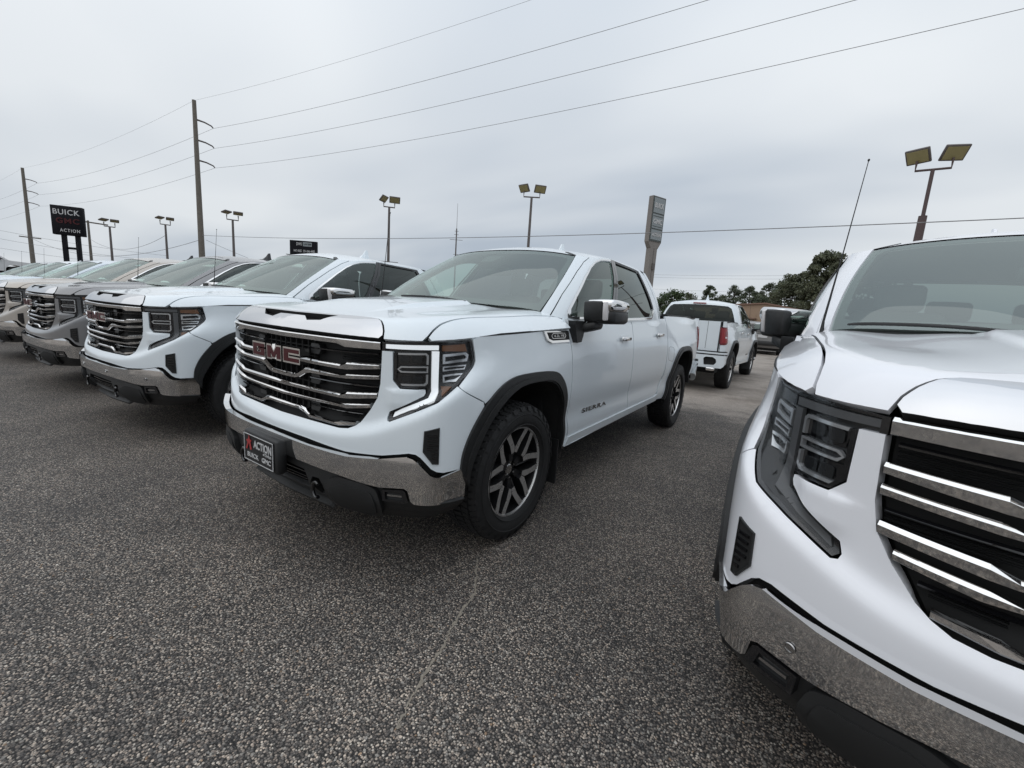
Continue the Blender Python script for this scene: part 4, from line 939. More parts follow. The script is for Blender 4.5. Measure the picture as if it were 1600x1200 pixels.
WHEEL = {}
def wheel_meshes():
    rr = .42
    # tyre carcass: sidewall with shoulder, x outwards
    prof = [(.095, .272), (.118, .278), (.130, .294), (.137, .320), (.138, .347), (.134, .372), (.124, .396), (.112, .408), (-.112, .408), (-.124, .396), (-.134, .372), (-.138, .347), (-.137, .320), (-.130, .294), (-.118, .278), (-.095, .272)]
    t = lathe(prof, 72)
    for x in (.1375,):      # raised ring on the sidewall
        t.join(lathe([(.1385, .352), (.1405, .354), (.1405, .358), (.1385, .360)], 72)); t.join(lathe([(.136, .290), (.1385, .292), (.1385, .296), (.137, .298)], 72))
    k = 66
    for j in range(k):
        a0 = 2*math.pi*j/k; da = 2*math.pi/k
        for r_, (x0, x1, sh, sw) in enumerate(((-.128, -.088, 0, .70), (-.078, -.036, .35, .78), (-.026, .026, .1, .62), (.036, .078, .6, .78), (.088, .128, .25, .70))):
            b0 = a0+sh*da; b1 = b0+sw*da; tw = .25*da*(1 if r_ % 2 else -1)
            hi = rr if abs(x0+x1) < .15 else rr-.004; lo = .400
            def P(x, a, r): return (x, r*math.cos(a), r*math.sin(a))
            xo = x1 if x1 > .1 else (x0 if x0 < -.1 else None)
            v = [P(x0, b0, hi if x0 > -.12 else hi-.012), P(x1, b0+tw, hi if x1 < .12 else hi-.012), P(x1, b1+tw, hi if x1 < .12 else hi-.012), P(x0, b1, hi if x0 > -.12 else hi-.012)]
            v += [P(x0, b0, lo), P(x1, b0+tw, lo), P(x1, b1+tw, lo), P(x0, b1, lo)]
            t.add(v, [(0, 1, 2, 3), (4, 5, 1, 0), (5, 6, 2, 1), (6, 7, 3, 2), (7, 4, 0, 3)])
        # shoulder lugs running down on to the sidewall
        if j % 2 == 0:
            for sd_ in (1, -1):
                v = [(sd_*.128, .404*math.cos(a0), .404*math.sin(a0)), (sd_*.128, .404*math.cos(a0+da*1.2), .404*math.sin(a0+da*1.2)), (sd_*.1395, .378*math.cos(a0+da*1.1), .378*math.sin(a0+da*1.1)), (sd_*.1395, .378*math.cos(a0+.1*da), .378*math.sin(a0+.1*da))]
                t.add(v, [(0, 1, 2, 3) if sd_ > 0 else (3, 2, 1, 0)])
    WHEEL['tyre'] = t
    # rim: barrel, lip, six split spokes
    w = lathe([(.098, .274), (.112, .274), (.112, .266), (.100, .262), (.070, .256), (-.08, .240)], 60, [1, 0, 0, 1, 1])
    w.join(lathe([(-.05, .24), (-.05, .06)], 40), 1)
    w.join(lathe([(.040, .0), (.048, .052), (.044, .078), (.0, .082)], 36), 1)
    def sp(poly, xf, xb, m, sm): return prism(poly, xf, xb, lambda a, b, d: (d, a, b), m, sm)
    for i in range(6):
        a = 2*math.pi*i/6+math.pi/2
        def rot(p, a=a): r, th = p; return (r*math.cos(a+th), r*math.sin(a+th))
        # fork: two arms from the hub root to the rim
        for sg in (1, -1):
            arm = [rot((.118, sg*.015)), rot((.112, sg*.24)), rot((.178, sg*.335)), rot((.264, sg*.455)), rot((.264, sg*.300)), rot((.196, sg*.17)), rot((.150, sg*.015))]
            if sg < 0: arm = arm[::-1]
            w.join(prism(arm, .094, .030, lambda p, q, d: (d+.10*(math.hypot(p, q)-.15), p, q), 0, 1))
        web = [rot((.085, .46)), rot((.085, .59)), rot((.262, .555)), rot((.262, .492))]
        w.join(prism(web, .052, .020, lambda p, q, d: (d, p, q), 2, 2))
        stem = [rot((.055, -.34)), rot((.055, .34)), rot((.140, .17)), rot((.146, 0)), rot((.140, -.17))]
        w.join(prism(stem, .070, .020, lambda p, q, d: (d, p, q), 1, 1))
    WHEEL['wheel'] = w
    WHEEL['brake_disc'] = lathe([(-.03, .17), (-.03, .05), (-.045, .05)], 40)
    WHEEL['center_cap'] = lathe([(.062, 0), (.062, .028), (.058, .034), (.045, .036)], 28)
    WHEEL['emblem'] = prism([(-.020, -.004), (.020, -.004), (.020, .004), (-.020, .004)], .0635, .061, lambda a, b, d: (d, a*.92-b*.4, a*.4+b*.92))
    WHEEL['lug_nut'] = lathe([(.068, 0), (.068, .009), (.05, .0115), (.03, .0115)], 6)
wheel_meshes()
def build_wheel(A, s, y):
    cx = s*.868; cz = .42
    def put(md, rot=0.): 
        m = md if s > 0 else md.mirror()
        return m.mv((cx, y, cz))
    w = A('wheel', put(WHEEL['wheel']), ['rim_face', 'rim_dark', 'rim_mid'], None, 25)
    A('tyre', put(WHEEL['tyre']), 'tyre', w, 35)
    A('brake_disc', put(WHEEL['brake_disc']), 'brake', w, 30)
    c = A('center_cap', put(WHEEL['center_cap']), 'chrome_dull', w, 30)
    for i in range(6):
        a = 2*math.pi*i/6+.5; A('lug_nut', put(WHEEL['lug_nut'].mv((0, .052*math.cos(a), .052*math.sin(a)))), 'chrome_dull', w, 30)
TRUCK = build_truck()

def copy_tree(o, parent=None, skip=()):
    c = o.copy(); COL.objects.link(c); c.parent = parent
    for ch in o.children:
        if ch.name.split('.')[0] in skip: continue
        copy_tree(ch, c, skip)
    return c
def repaint(root, mat, lit=False):
    for o in root.children_recursive:
        if o.type != 'MESH': continue
        for sl in o.material_slots:
            if sl.material and sl.material.name == 'paint' and mat != 'paint': sl.link = 'OBJECT'; sl.material = MATS[mat]
            elif sl.material and sl.material.name == 'drl_off' and lit: sl.link = 'OBJECT'; sl.material = MATS['drl_lit']
def add_sensors(root):
    for u, z in ((.30, .60), (.80, .585), (-.30, .60), (-.80, .585)):
        P, n = surf_eval(BMs, np.array([u]), np.array([z]), .006); p, n = Vector(P[0]), Vector(n[0])
        m = lathe([(.0, .014), (.004, .013), (.004, .010), (.001, .009), (.001, 0)], 20)
        q = Vector((1, 0, 0)).rotation_difference(n)
        obj('parking_sensor', m.xf(lambda x, y, z: tuple(p+q @ Vector((x, y, z)))), 'chrome_dull', root, 40)
def add_plate(root):
    br = rbox((0, -.045, .545), (.40, .075, .19), .015)
    b = obj('plate_bracket', rbox((.005, -.022, .548), (.352, .06, .185), .018), 'black_plastic', root, 45)
    fnp = lambda x0, z0: (lambda a, b_, d: (x0+a, -.058-d, z0+b_))
    pl = obj('license_plate', rbox((.005, -.0545, .550), (.305, .004, .152), .0015), 'plate_black', b)
    fr = []
    for lo, hi in (((-.147, -.0595, .476), (.157, -.0565, .479)), ((-.147, -.0595, .621), (.157, -.0565, .624)), ((-.147, -.0595, .479), (-.144, -.0565, .621)), ((.154, -.0595, .479), (.157, -.0565, .621))):
        fr.append(box(lo, hi))
    m = fr[0]
    for q in fr[1:]: m.join(q)
    obj('border', m, 'white_print', pl)
    obj('lettering', letters('ACTION', .185, .044, fnp(.052, .580), .002, 1.0, .02, shear=.0), 'white_print', pl)
    obj('lettering', letters('of Dothan', .082, .017, fnp(.100, .547), .002), 'white_print', pl)
    obj('lettering', letters('BUICK', .118, .026, fnp(-.050, .512), .002, 1.0, .01), 'white_print', pl)
    obj('lettering', letters('GMC', .092, .026, fnp(.090, .512), .002, 1.0, .02), 'white_print', pl)
    f = fnp(-.092, .578)
    obj('star_mark', prism([(-.034, -.040), (-.018, -.040), (-.004, -.008), (.006, -.008), (.012, -.040), (.030, -.034), (.018, .004), (.030, .014), (.010, .018), (.004, .044), (-.008, .016), (-.030, .010), (-.014, -.004)], -.060, -.0585, lambda a, b_, d: (-.092+a, d, .578+b_)), 'red_print', pl)

# ------------------------------------------------------------------ ground
gmd = MD(); gmd.add([(-900, -900, 0), (900, -900, 0), (900, 900, 0), (-900, 900, 0)], [(0, 1, 2, 3)])
ground = obj('ground', gmd, 'aggregate_asphalt'); ground['kind'] = 'structure'
# sandy crack in the pavement in front of the white truck
pbr('crack_sand', (.22, .195, .16), .95, noise=(60, .5))
cr = [(.985, .63), (1.03, .56), (1.10, .47), (1.161, .377), (1.19, .25), (1.235, .13), (1.28, .02), (1.31, -.09), (1.36, -.212), (1.395, -.30)]
cp = smooth_pl(cr, 8); v = []; f = []
for i, (x, y) in enumerate(cp):
    w = .003+.006*random.random()**1.5; j = (random.random()-.5)*.012; v += [(x-w+j, y+j*.4, .002), (x+w+j, y+j*.4, .002)]
f = [(2*i+1, 2*i+3, 2*i+2, 2*i) for i in range(len(cp)-1)]
ck = obj('pavement_crack', MD().add(v, [q[::-1] for q in f]).flip().flip(), 'crack_sand', ground); ck['kind'] = 'structure'
# loose light pebbles lying in the aggregate near the camera
def pebbles():
    n = 9000; ico = []
    t = (1+5**.5)/2; iv = np.array([(-1, t, 0), (1, t, 0), (-1, -t, 0), (1, -t, 0), (0, -1, t), (0, 1, t), (0, -1, -t), (0, 1, -t), (t, 0, -1), (t, 0, 1), (-t, 0, -1), (-t, 0, 1)])/math.sqrt(1+t*t)
    fc = np.array([(0, 11, 5), (0, 5, 1), (0, 1, 7), (0, 7, 10), (0, 10, 11), (1, 5, 9), (5, 11, 4), (11, 10, 2), (10, 7, 6), (7, 1, 8), (3, 9, 4), (3, 4, 2), (3, 2, 6), (3, 6, 8), (3, 8, 9), (4, 9, 5), (2, 4, 11), (6, 2, 10), (8, 6, 7), (9, 8, 1)])
    r = rng.random(n); ang = rng.uniform(-2.2, 1.2, n); rad = .55+3.2*np.sqrt(r)*rng.random(n)**.35
    cx = 2.31+rad*np.sin(ang); cy = -1.12+rad*np.cos(ang); sz = .0022+.0028*rng.random(n)**2.2
    V = iv[None]*(sz[:, None, None]*rng.uniform(.7, 1.3, (n, 12, 1)))*np.stack([rng.uniform(.8, 1.5, n), rng.uniform(.8, 1.3, n), rng.uniform(.45, .8, n)], 1)[:, None, :]
    a = rng.uniform(0, 6.3, n); c, s = np.cos(a)[:, None], np.sin(a)[:, None]
    X = V[..., 0]*c-V[..., 1]*s+cx[:, None]; Y = V[..., 0]*s+V[..., 1]*c+cy[:, None]; Z = V[..., 2]+sz[:, None]*.25
    P = np.stack([X, Y, Z], -1).reshape(-1, 3); F = (fc[None]+12*np.arange(n)[:, None, None]).reshape(-1, 3)
    me = bpy.data.meshes.new('loose_gravel'); me.from_pydata(P.tolist(), [], F.tolist())
    names = ['peb_a', 'peb_b', 'peb_c', 'peb_d']
    for k in names: me.materials.append(MATS[k])
    me.polygons.foreach_set('material_index', np.repeat(rng.choice(4, n, p=[.42, .30, .18, .10]), 20).astype(np.int32)); me.polygons.foreach_set('use_smooth', [True]*len(F))
    o = bpy.data.objects.new('loose_gravel', me); COL.objects.link(o); o['kind'] = 'stuff'; tag(o, 'loose pale pebbles strewn over the dark pavement', 'gravel')
pbr('peb_a', (.20, .185, .165), .8); pbr('peb_b', (.30, .28, .25), .8); pbr('peb_c', (.10, .095, .09), .8); pbr('peb_d', (.24, .165, .11), .8)
pebbles()

# ------------------------------------------------------------------ the trucks
GROUP = 'pickup trucks parked side by side on the lot'
main = TRUCK.root; proto_children = None
poses = [  # x, y, yaw, paint, lit, sensors, plate, label
    (3.206, -.027, .0012, 'paint_frost', False, True, False, 'white pickup truck cut off by the right picture edge, nearest the camera', ()),
    (-3.121, -.038, .0415, 'paint', False, True, False, 'white pickup truck with parking sensors, between the plated white truck and the grey one', ()),
    (-5.95, -.08, .012, 'paint_grey', False, False, False, 'dark grey pickup truck in the row, with chrome bumper', ()),
    (-9.05, -.15, .05, 'paint_sand', False, False, False, 'sand beige pickup truck just beyond the dark grey one', ()),
    (-12.9, -.05, .03, 'paint_ice', False, False, False, 'pale blue white pickup truck just beyond the sand beige one', ()),
    (-15.9, -.05, .02, 'paint', False, False, False, 'white pickup truck second beyond the sand beige one', ()),
    (-18.9, -.05, .02, 'paint_silver', False, False, False, 'silver pickup truck at the far left end of the row', ()),
    (.053, 14.097, math.pi-.0098, 'paint', False, False, False, 'white pickup truck seen from behind, with red tail lights, parked in the back row', ()),
]
MATS_FIN = {'paint_grey': 'black_gloss', 'paint_sand': 'black_gloss'}
roots = []
for x, y, a, p, lit, sens, plate, label, skip in poses:
    r = copy_tree(main, None, skip); r.location = (x, y, 0); r.rotation_euler = (0, 0, a); repaint(r, p, lit)
    if p in MATS_FIN:
        for o in r.children:
            if o.name.startswith('roof_antenna'): o.material_slots[0].link = 'OBJECT'; o.material_slots[0].material = MATS[MATS_FIN[p]]
    if sens: add_sensors(r)
    tag(r, label, 'pickup truck', GROUP); roots.append(r)
for o in roots[0].children:      # passenger mirror of the nearest truck is folded back
    if o.name.startswith('side_mirror') and o.data.vertices[0].co.x < 0:
        pv = Vector((-1.03, 1.70, 0)); q = Matrix.Rotation(R(-36), 4, 'Z'); o.location = pv-(q @ pv)+Vector((.035, .02, 0)); o.rotation_euler = (0, 0, R(-36))
for o in roots[0].children_recursive:
    if o.name.startswith('turn_reflector'): o.material_slots[0].link = 'OBJECT'; o.material_slots[0].material = MATS['lamp_dark']
repaint(main, 'paint', True); add_plate(main)
tag(main, 'white pickup truck with lit running lights and a black front plate, centre of the picture', 'pickup truck', GROUP)

CAM = Vector((2.3123, -1.1225, 0))
def pol(az, d, z=0.): return Vector((CAM.x+d*math.sin(R(az)), CAM.y+d*math.cos(R(az)), z))
def zel(el, d): return 1.37+d*math.tan(R(el))

# ------------------------------------------------------------------ light poles with twin shoebox heads
def light_pole(loc, h, face, name_label, arm=.55, head=(.95, .62, .14), tilt=38, stepz=None, dirs=None, bar=None, mat='galvanised'):
    root = empty('light_pole', loc); tag(root, name_label, 'light pole', 'lot light poles')
    if stepz: m = tube([(0, 0, 0), (0, 0, stepz)], [.13, .105], 12).join(tube([(0, 0, stepz-.02), (0, 0, h)], .05, 10))
    else: m = tube([(0, 0, 0), (0, 0, h)], [.10, .06], 12)
    m.join(box((-.18, -.18, 0), (.18, .18, .5)))
    obj('pole', m, mat, root, 50)
    ang = R(face); ax = Vector((math.cos(ang), math.sin(ang), 0))
    a, b = -ax*arm, ax*arm
    obj('crossbar', tube([a+Vector((0, 0, h+.28)), a+Vector((0, 0, h)), b+Vector((0, 0, h)), b+Vector((0, 0, h+.28))], .035, 8), mat, root, 50)
    if bar: obj('banner_bar', tube([(-ax*.55)+Vector((0, 0, bar)), (ax*.55)+Vector((0, 0, bar))], .02, 6), mat, root, 50)
    for c, d in ((a, (dirs or (face+90, face+90))[0]), (b, (dirs or (face+90, face+90))[1])):
        hd = rbox((0, 0, 0), (head[0], head[1], head[2]), .03, 4); ln = box((-head[0]/2+.05, -head[1]/2+.05, -head[2]/2-.012), (head[0]/2-.05, head[1]/2-.05, -head[2]/2+.01))
        M = Matrix.Translation(c+Vector((0, 0, h+.42))) @ Matrix.Rotation(R(d-90), 4, 'Z') @ Matrix.Rotation(R(tilt), 4, 'X')
        o = obj('lamp_head', hd.xf(lambda x, y, z: tuple(M @ Vector((x, y, z)))), 'galvanised', root, 50)
        obj('lamp_glass', ln.xf(lambda x, y, z: tuple(M @ Vector((x, y, z)))), 'lamp_glass', o)
def facing(az): return -az-90      # compass bearing of something that looks back at the camera, as a plain angle
p = pol(7.15, 18.5); light_pole(p, zel(15.2, 18.5), 0, 'tall twin light pole with thick lower post behind the nearest white truck', .40, (.60, .46, .08), 50, zel(11.3, 18.5), (-118, -72), zel(8.7, 18.5), 'pole_brown')
p = pol(-33.1, 24); light_pole(p, zel(14.0, 24), 33, 'twin light pole above the roof of the plated white truck', .42, (.62, .42, .08), 55, None, (-95, -42))
p = pol(-50.55, 27); light_pole(p, zel(11.3, 27), 50, 'twin light pole between the two white trucks, one head seen edge on', .30, (.60, .40, .08), 50, None, (20, -38), zel(5.0, 27))
p = pol(-66.88, 33); light_pole(p, zel(7.6, 33), 66, 'twin light pole just right of the tall utility pole', .30, (.52, .36, .09), 20, None, (25, -22))
p = pol(-72.6, 40); light_pole(p, zel(6.2, 40), 72, 'twin light pole just left of the tall utility pole', .28, (.46, .36, .09), 20, None, (25, -16))
p = pol(-76.75, 42); light_pole(p, zel(5.3, 42), 76, 'twin light pole just right of the black sign on two posts', .28, (.48, .36, .09), 20, None, (25, -12))

# ------------------------------------------------------------------ utility poles and wires
def utility_pole(loc, h, label, arms=(), adir=Vector((0, 1, 0)), r=.20, cross=None):
    root = empty('utility_pole', loc); tag(root, label, 'utility pole', 'utility poles')
    obj('pole', tube([(0, 0, 0), (0, 0, h)], [r, r*.55], 12), 'wood_pole', root, 50)
    for z in arms:
        obj('arm', tube([adir*.08+Vector((0, 0, z+.22)), adir*.55+Vector((0, 0, z+.20)), adir*.95+Vector((0, 0, z+.10)), adir*1.05+Vector((0, 0, z))], [.06, .05, .045, .04], 6), 'galvanised', root, 50)
    if cross:
        for z, w in cross: obj('crossarm', box((-.05, -w, z-.06), (.05, w, z+.06)).xf(lambda x, y, zz: (x*adir.x-y*adir.y*0+y*adir.y if False else x, y, zz)), 'wood_pole', root)
    return root
PB = Vector((-34.3, 12.4, 0)); PL_ = Vector((-75.9, 10.0, 0)); PN = Vector((9.5, 14.9, 0)); PF = Vector((-117.5, 7.6, 0))
adir = Vector((.10, 1, 0)).normalized()
utility_pole(PB, 14.0, 'tall wooden utility pole with three curved arms, right of the black sign', (12.6, 11.3, 10.0), adir, .22)
utility_pole(PL_, 14.0, 'tall utility pole at the far left, left of the black sign', (12.6, 11.3, 10.0), adir, .25, ((6.2, .9),))
utility_pole(PN, 13.2, 'wooden utility pole beyond the right edge of the picture', (12.2, 11.05, 9.8), adir, .22)
def wire(a, b, sag, r=.012, label='thin overhead power line strung between the utility poles', n=20):
    pts = [Vector(a).lerp(Vector(b), i/n)-Vector((0, 0, 4*sag*(i/n)*(1-i/n))) for i in range(n+1)]
    o = obj('power_line', tube(pts, r, 5), 'wire', None, 60); tag(o, label, 'power line', 'overhead power lines'); return o
spans = ((PB, PN, 'from the tall utility pole towards the upper right'), (PL_, PB, 'between the far left pole and the tall utility pole'), (PF, PL_, 'leading left out of the picture from the far left pole'))
ords = ('topmost', 'second', 'third', 'lowest')
for a, b, where in spans:
    zb4 = (13.15, 12.2, 11.05, 9.8) if b is PN else (14.0, 12.6, 11.3, 10.0)
    for i, z in enumerate((14.0, 12.6, 11.3, 10.0)):
        o_ = Vector((0, 0, 0)) if i == 0 else adir*1.05
        wire(a+o_+Vector((0, 0, z-.02)), b+o_+Vector((0, 0, zb4[i]-.02)), .60 if b is PN else .6, .005 if i == 0 else .0085, '%s thin wire running %s' % (ords[i], where))
wire(PB+Vector((.2, 0, 5.2)), PN+Vector((0, 0, 4.45)), .40, .013, 'thick low cable crossing the whole sky just above the truck roofs')
wire(PL_+Vector((0, 0, 6.2)), PB+Vector((-.2, 0, 4.9)), 1.6, .016, 'low cable sagging between the far left pole and the tall utility pole')
# smaller far distribution line
q1 = pol(-78.2, 62); q1r = utility_pole(q1, zel(5.6, 62), 'short utility pole with one crossarm beside the black sign', (), adir, .16, ((zel(5.45, 62), 1.5),))
q2 = pol(-19.2, 75); utility_pole(q2, zel(5.3, 75), 'small far utility pole left of the beige pylon sign', (), adir, .14, ((zel(4.9, 75), 1.0),))
q3 = pol(-51.5, 85); utility_pole(q3, zel(3.6, 85), 'tiny far utility pole above the second white truck roof', (), adir, .14, ((zel(3.4, 85), 1.1),))
for k, (e0, e1, d0) in enumerate(((5.6, 6.3, 75), (5.3, 5.9, 75), (3.9, 4.4, 80), (2.9, 3.4, 85))):
    wire(pol(-19.2, d0, zel(e0, d0)), pol(8, d0, zel(e1, d0)), .4, .012, '%s of the faint far wires above the tree line at the right' % ('topmost', 'second', 'third', 'lowest')[k])
for k, (e0, e1) in enumerate(((4.4, 3.2), (3.7, 2.6), (2.9, 2.0))):
    wire(pol(-86, 70, zel(e0-.3, 70)), pol(-72.7, 62, zel(e1, 62)), .3, .012, '%s of the faint far wires low behind the black sign' % ('topmost', 'middle', 'lowest')[k])
wire(pol(-69.3, 39, zel(5.2, 39)), pol(-60.5, 60, zel(2.7, 60)), .3, .012, 'service drop wire slanting down right from the tall utility pole')
wire(pol(-78.2, 62, zel(4.0, 62)), pol(-72.6, 40, zel(5.2, 40)), 1.0, .012, 'slack wire drooping between the short utility pole and a light pole')

# ------------------------------------------------------------------ signs
def place(root, az):       # local frame: x right, y away, seen from the camera
    root.rotation_euler = (0, 0, -R(az))
def sign_text(parent, body, w, h, x, z, y, mat, depth=.03, bold=.02, sp=1.):
    return obj('lettering', letters(body, w, h, lambda a, b, d: (x+a, y-d, z+b), depth, sp, bold), mat, parent)
d = 58.; loc = pol(-79.45, d); root = empty('dealer_sign', loc); place(root, -79.45); root.rotation_euler[2] += R(-24)
tag(root, 'black dealership sign with white lettering on two black posts, far left', 'sign')
z0, z1 = zel(4.05, d), zel(6.55, d); W = 1.12
pbd = obj('sign_panel', rbox((0, 0, (z0+z1)/2), (2*W, .5, z1-z0), .05), 'sign_black', root, 50)
sign_text(pbd, 'BUICK', 1.85, .46, 0, z1-.55, -.25, 'white_print', .03, .01, 1.1); sign_text(pbd, 'GMC', 1.65, .48, .05, z1-1.30, -.25, 'red_badge', .03, .03, 1.15); sign_text(pbd, 'ACTION', 1.4, .28, .15, z0+.42, -.25, 'white_print', .03, .01, 1.25)
for x in (-.42, .55): obj('post', box((x-.15, -.15, 0), (x+.15, .15, z0)), 'sign_black', root)
obj('brace', box((-.27, -.08, zel(2.95, d)-.1), (.40, .08, zel(2.95, d)+.1)), 'sign_black', root)

d = 30.; loc = pol(-17.75, d); root = empty('pylon_sign', loc); place(root, -17.9); root.rotation_euler[2] += R(50)
tag(root, 'beige pylon sign with grey panels, seen edge on behind the plated truck', 'sign')
zt, zb_ = zel(14.35, d), zel(9.35, d)
bx_ = obj('cabinet', box((-.60, -.17, zb_), (.60, .17, zt)), 'sign_beige', root)
hh = zt-zb_
obj('frame', box((-.58, -.195, zb_+.04), (.58, -.17, zt-.04)), 'sign_frame', bx_)
for a, b, tx in ((.64, .965, 'BUICK'), (.30, .61, 'GMC'), (.05, .27, 'ACTION')):
    pn = obj('panel', box((-.50, -.21, zb_+hh*a), (.50, -.194, zb_+hh*b)), 'sign_grey', bx_)
    sign_text(pn, tx, .84, hh*(b-a)*.34, 0, zb_+hh*(a+b)/2, -.21, 'white_print', .02, .02)
    if tx == 'GMC': obj('outline', box((-.46, -.218, zb_+hh*a+.10), (.46, -.214, zb_+hh*a+.14)).join(box((-.46, -.218, zb_+hh*b-.14), (.46, -.214, zb_+hh*b-.10))), 'sign_frame', pn)
obj('skirt', prism([(-.60, zb_), (.60, zb_), (.36, zb_-.38), (-.36, zb_-.38)], -.16, .16, lambda a, b, d_: (a, d_, b)), 'sign_beige', root)
obj('post', box((-.34, -.18, 0), (-.04, .17, zb_-.3)).join(box((.03, -.15, 0), (.33, .15, zb_-.3))), 'sign_beige', root)
obj('meter_box', box((-.05, -.24, zel(6.2, d)), (.20, -.14, zel(6.9, d))), 'galvanised', root)

d = 95.; loc = pol(-60.0, d); root = empty('billboard', loc); place(root, -60); root.rotation_euler[2] += R(-22)
tag(root, 'distant black billboard with two lines of white print above the second white truck', 'billboard')
z0, z1 = zel(4.75, d), zel(6.35, d)
pb_ = obj('board', box((-2.5, -.3, z0), (2.5, .3, z1)), 'sign_black', root)
sign_text(pb_, 'DWS', 1.0, .55, -.75, z1-.62, -.3, 'white_print', .03, .01); lp = obj('panel', box((-.05, -.33, z1-1.0), (1.6, -.3, z1-.25)), 'sign_grey', pb_)
sign_text(pb_, 'LAW FIRM', 1.35, .34, .78, z1-.62, -.33, 'sign_black', .02, .01); sign_text(pb_, 'NO RISK  251-246-4485', 3.9, .44, .2, z0+.80, -.3, 'white_print', .03, .01)
obj('walkway', box((-2.9, -1.1, z0-.12), (2.9, -.3, z0-.02)), 'sign_frame', root)
obj('post', tube([(0, 0, 0), (0, 0, z0)], .35, 12), 'sign_black', root, 50)

# radio mast
d = 110.; loc = pol(-42.3, d); root = empty('radio_mast', loc); tag(root, 'thin radio mast with antennas rising behind the plated truck roof', 'mast')
zz = zel(12.6, d); z_m = zel(9.7, d)
obj('mast', tube([(0, 0, 0), (0, 0, z_m)], [.22, .14], 8), 'galvanised', root, 50); obj('whip', tube([(0, 0, z_m), (0, 0, zz)], [.05, .03], 6), 'galvanised', root, 50)
for k, (zf, w) in enumerate(((.97, .5), (.93, .6), (.87, 1.6), (.70, .6))): obj('antenna_arm', tube([(-w*.75, -w*.6, z_m*zf), (w*.75, w*.6, z_m*zf)], .05, 6), 'galvanised', root, 50)

# ------------------------------------------------------------------ far building
d = 52.; root = empty('metal_building', pol(-4.6, d)); place(root, -4.6); root.rotation_euler[2] += R(-9)
tag(root, 'low tan metal building with a shallow gable behind the back row', 'building')
w0, w1, ze_, zr_ = -7.0, 6.2, 3.15, 3.85
obj('wall', prism([(w0, 0), (w1, 0), (w1, ze_-.35), (0, zr_), (w0, ze_+.1)], 0, 14, lambda a, b, d_: (a, d_, b)), 'wall_tan', root)
obj('roof', prism([(w0-.15, ze_+.1), (0, zr_), (w1+.15, ze_-.37), (w1+.15, ze_-.25), (0, zr_+.12), (w0-.15, ze_+.22)], -.2, 14.2, lambda a, b, d_: (a, d_, b)), 'roof_brown', root)
for x in np.arange(w0+.3, w1, .6): obj('wall_rib', box((x-.025, -.03, .05), (x+.025, 0.0, ze_-.4)), 'wall_tan', root)
for x in (-3.9, -1.9):
    wn = obj('window', box((x-.8, -.06, 1.55), (x+.8, -.035, 2.15)), 'door_white', root); obj('pane', box((x-.72, -.08, 1.62), (x+.72, -.06, 2.08)), 'black_gloss', wn)
dr = obj('door', box((3.4, -.07, 0), (5.3, -.035, 2.35)), 'door_white', root); obj('handle', box((3.55, -.1, 1.0), (3.62, -.07, 1.1)), 'galvanised', dr)
obj('canopy', box((-4.9, -1.4, 2.25), (-.6, -.035, 2.33)), 'roof_brown', root)

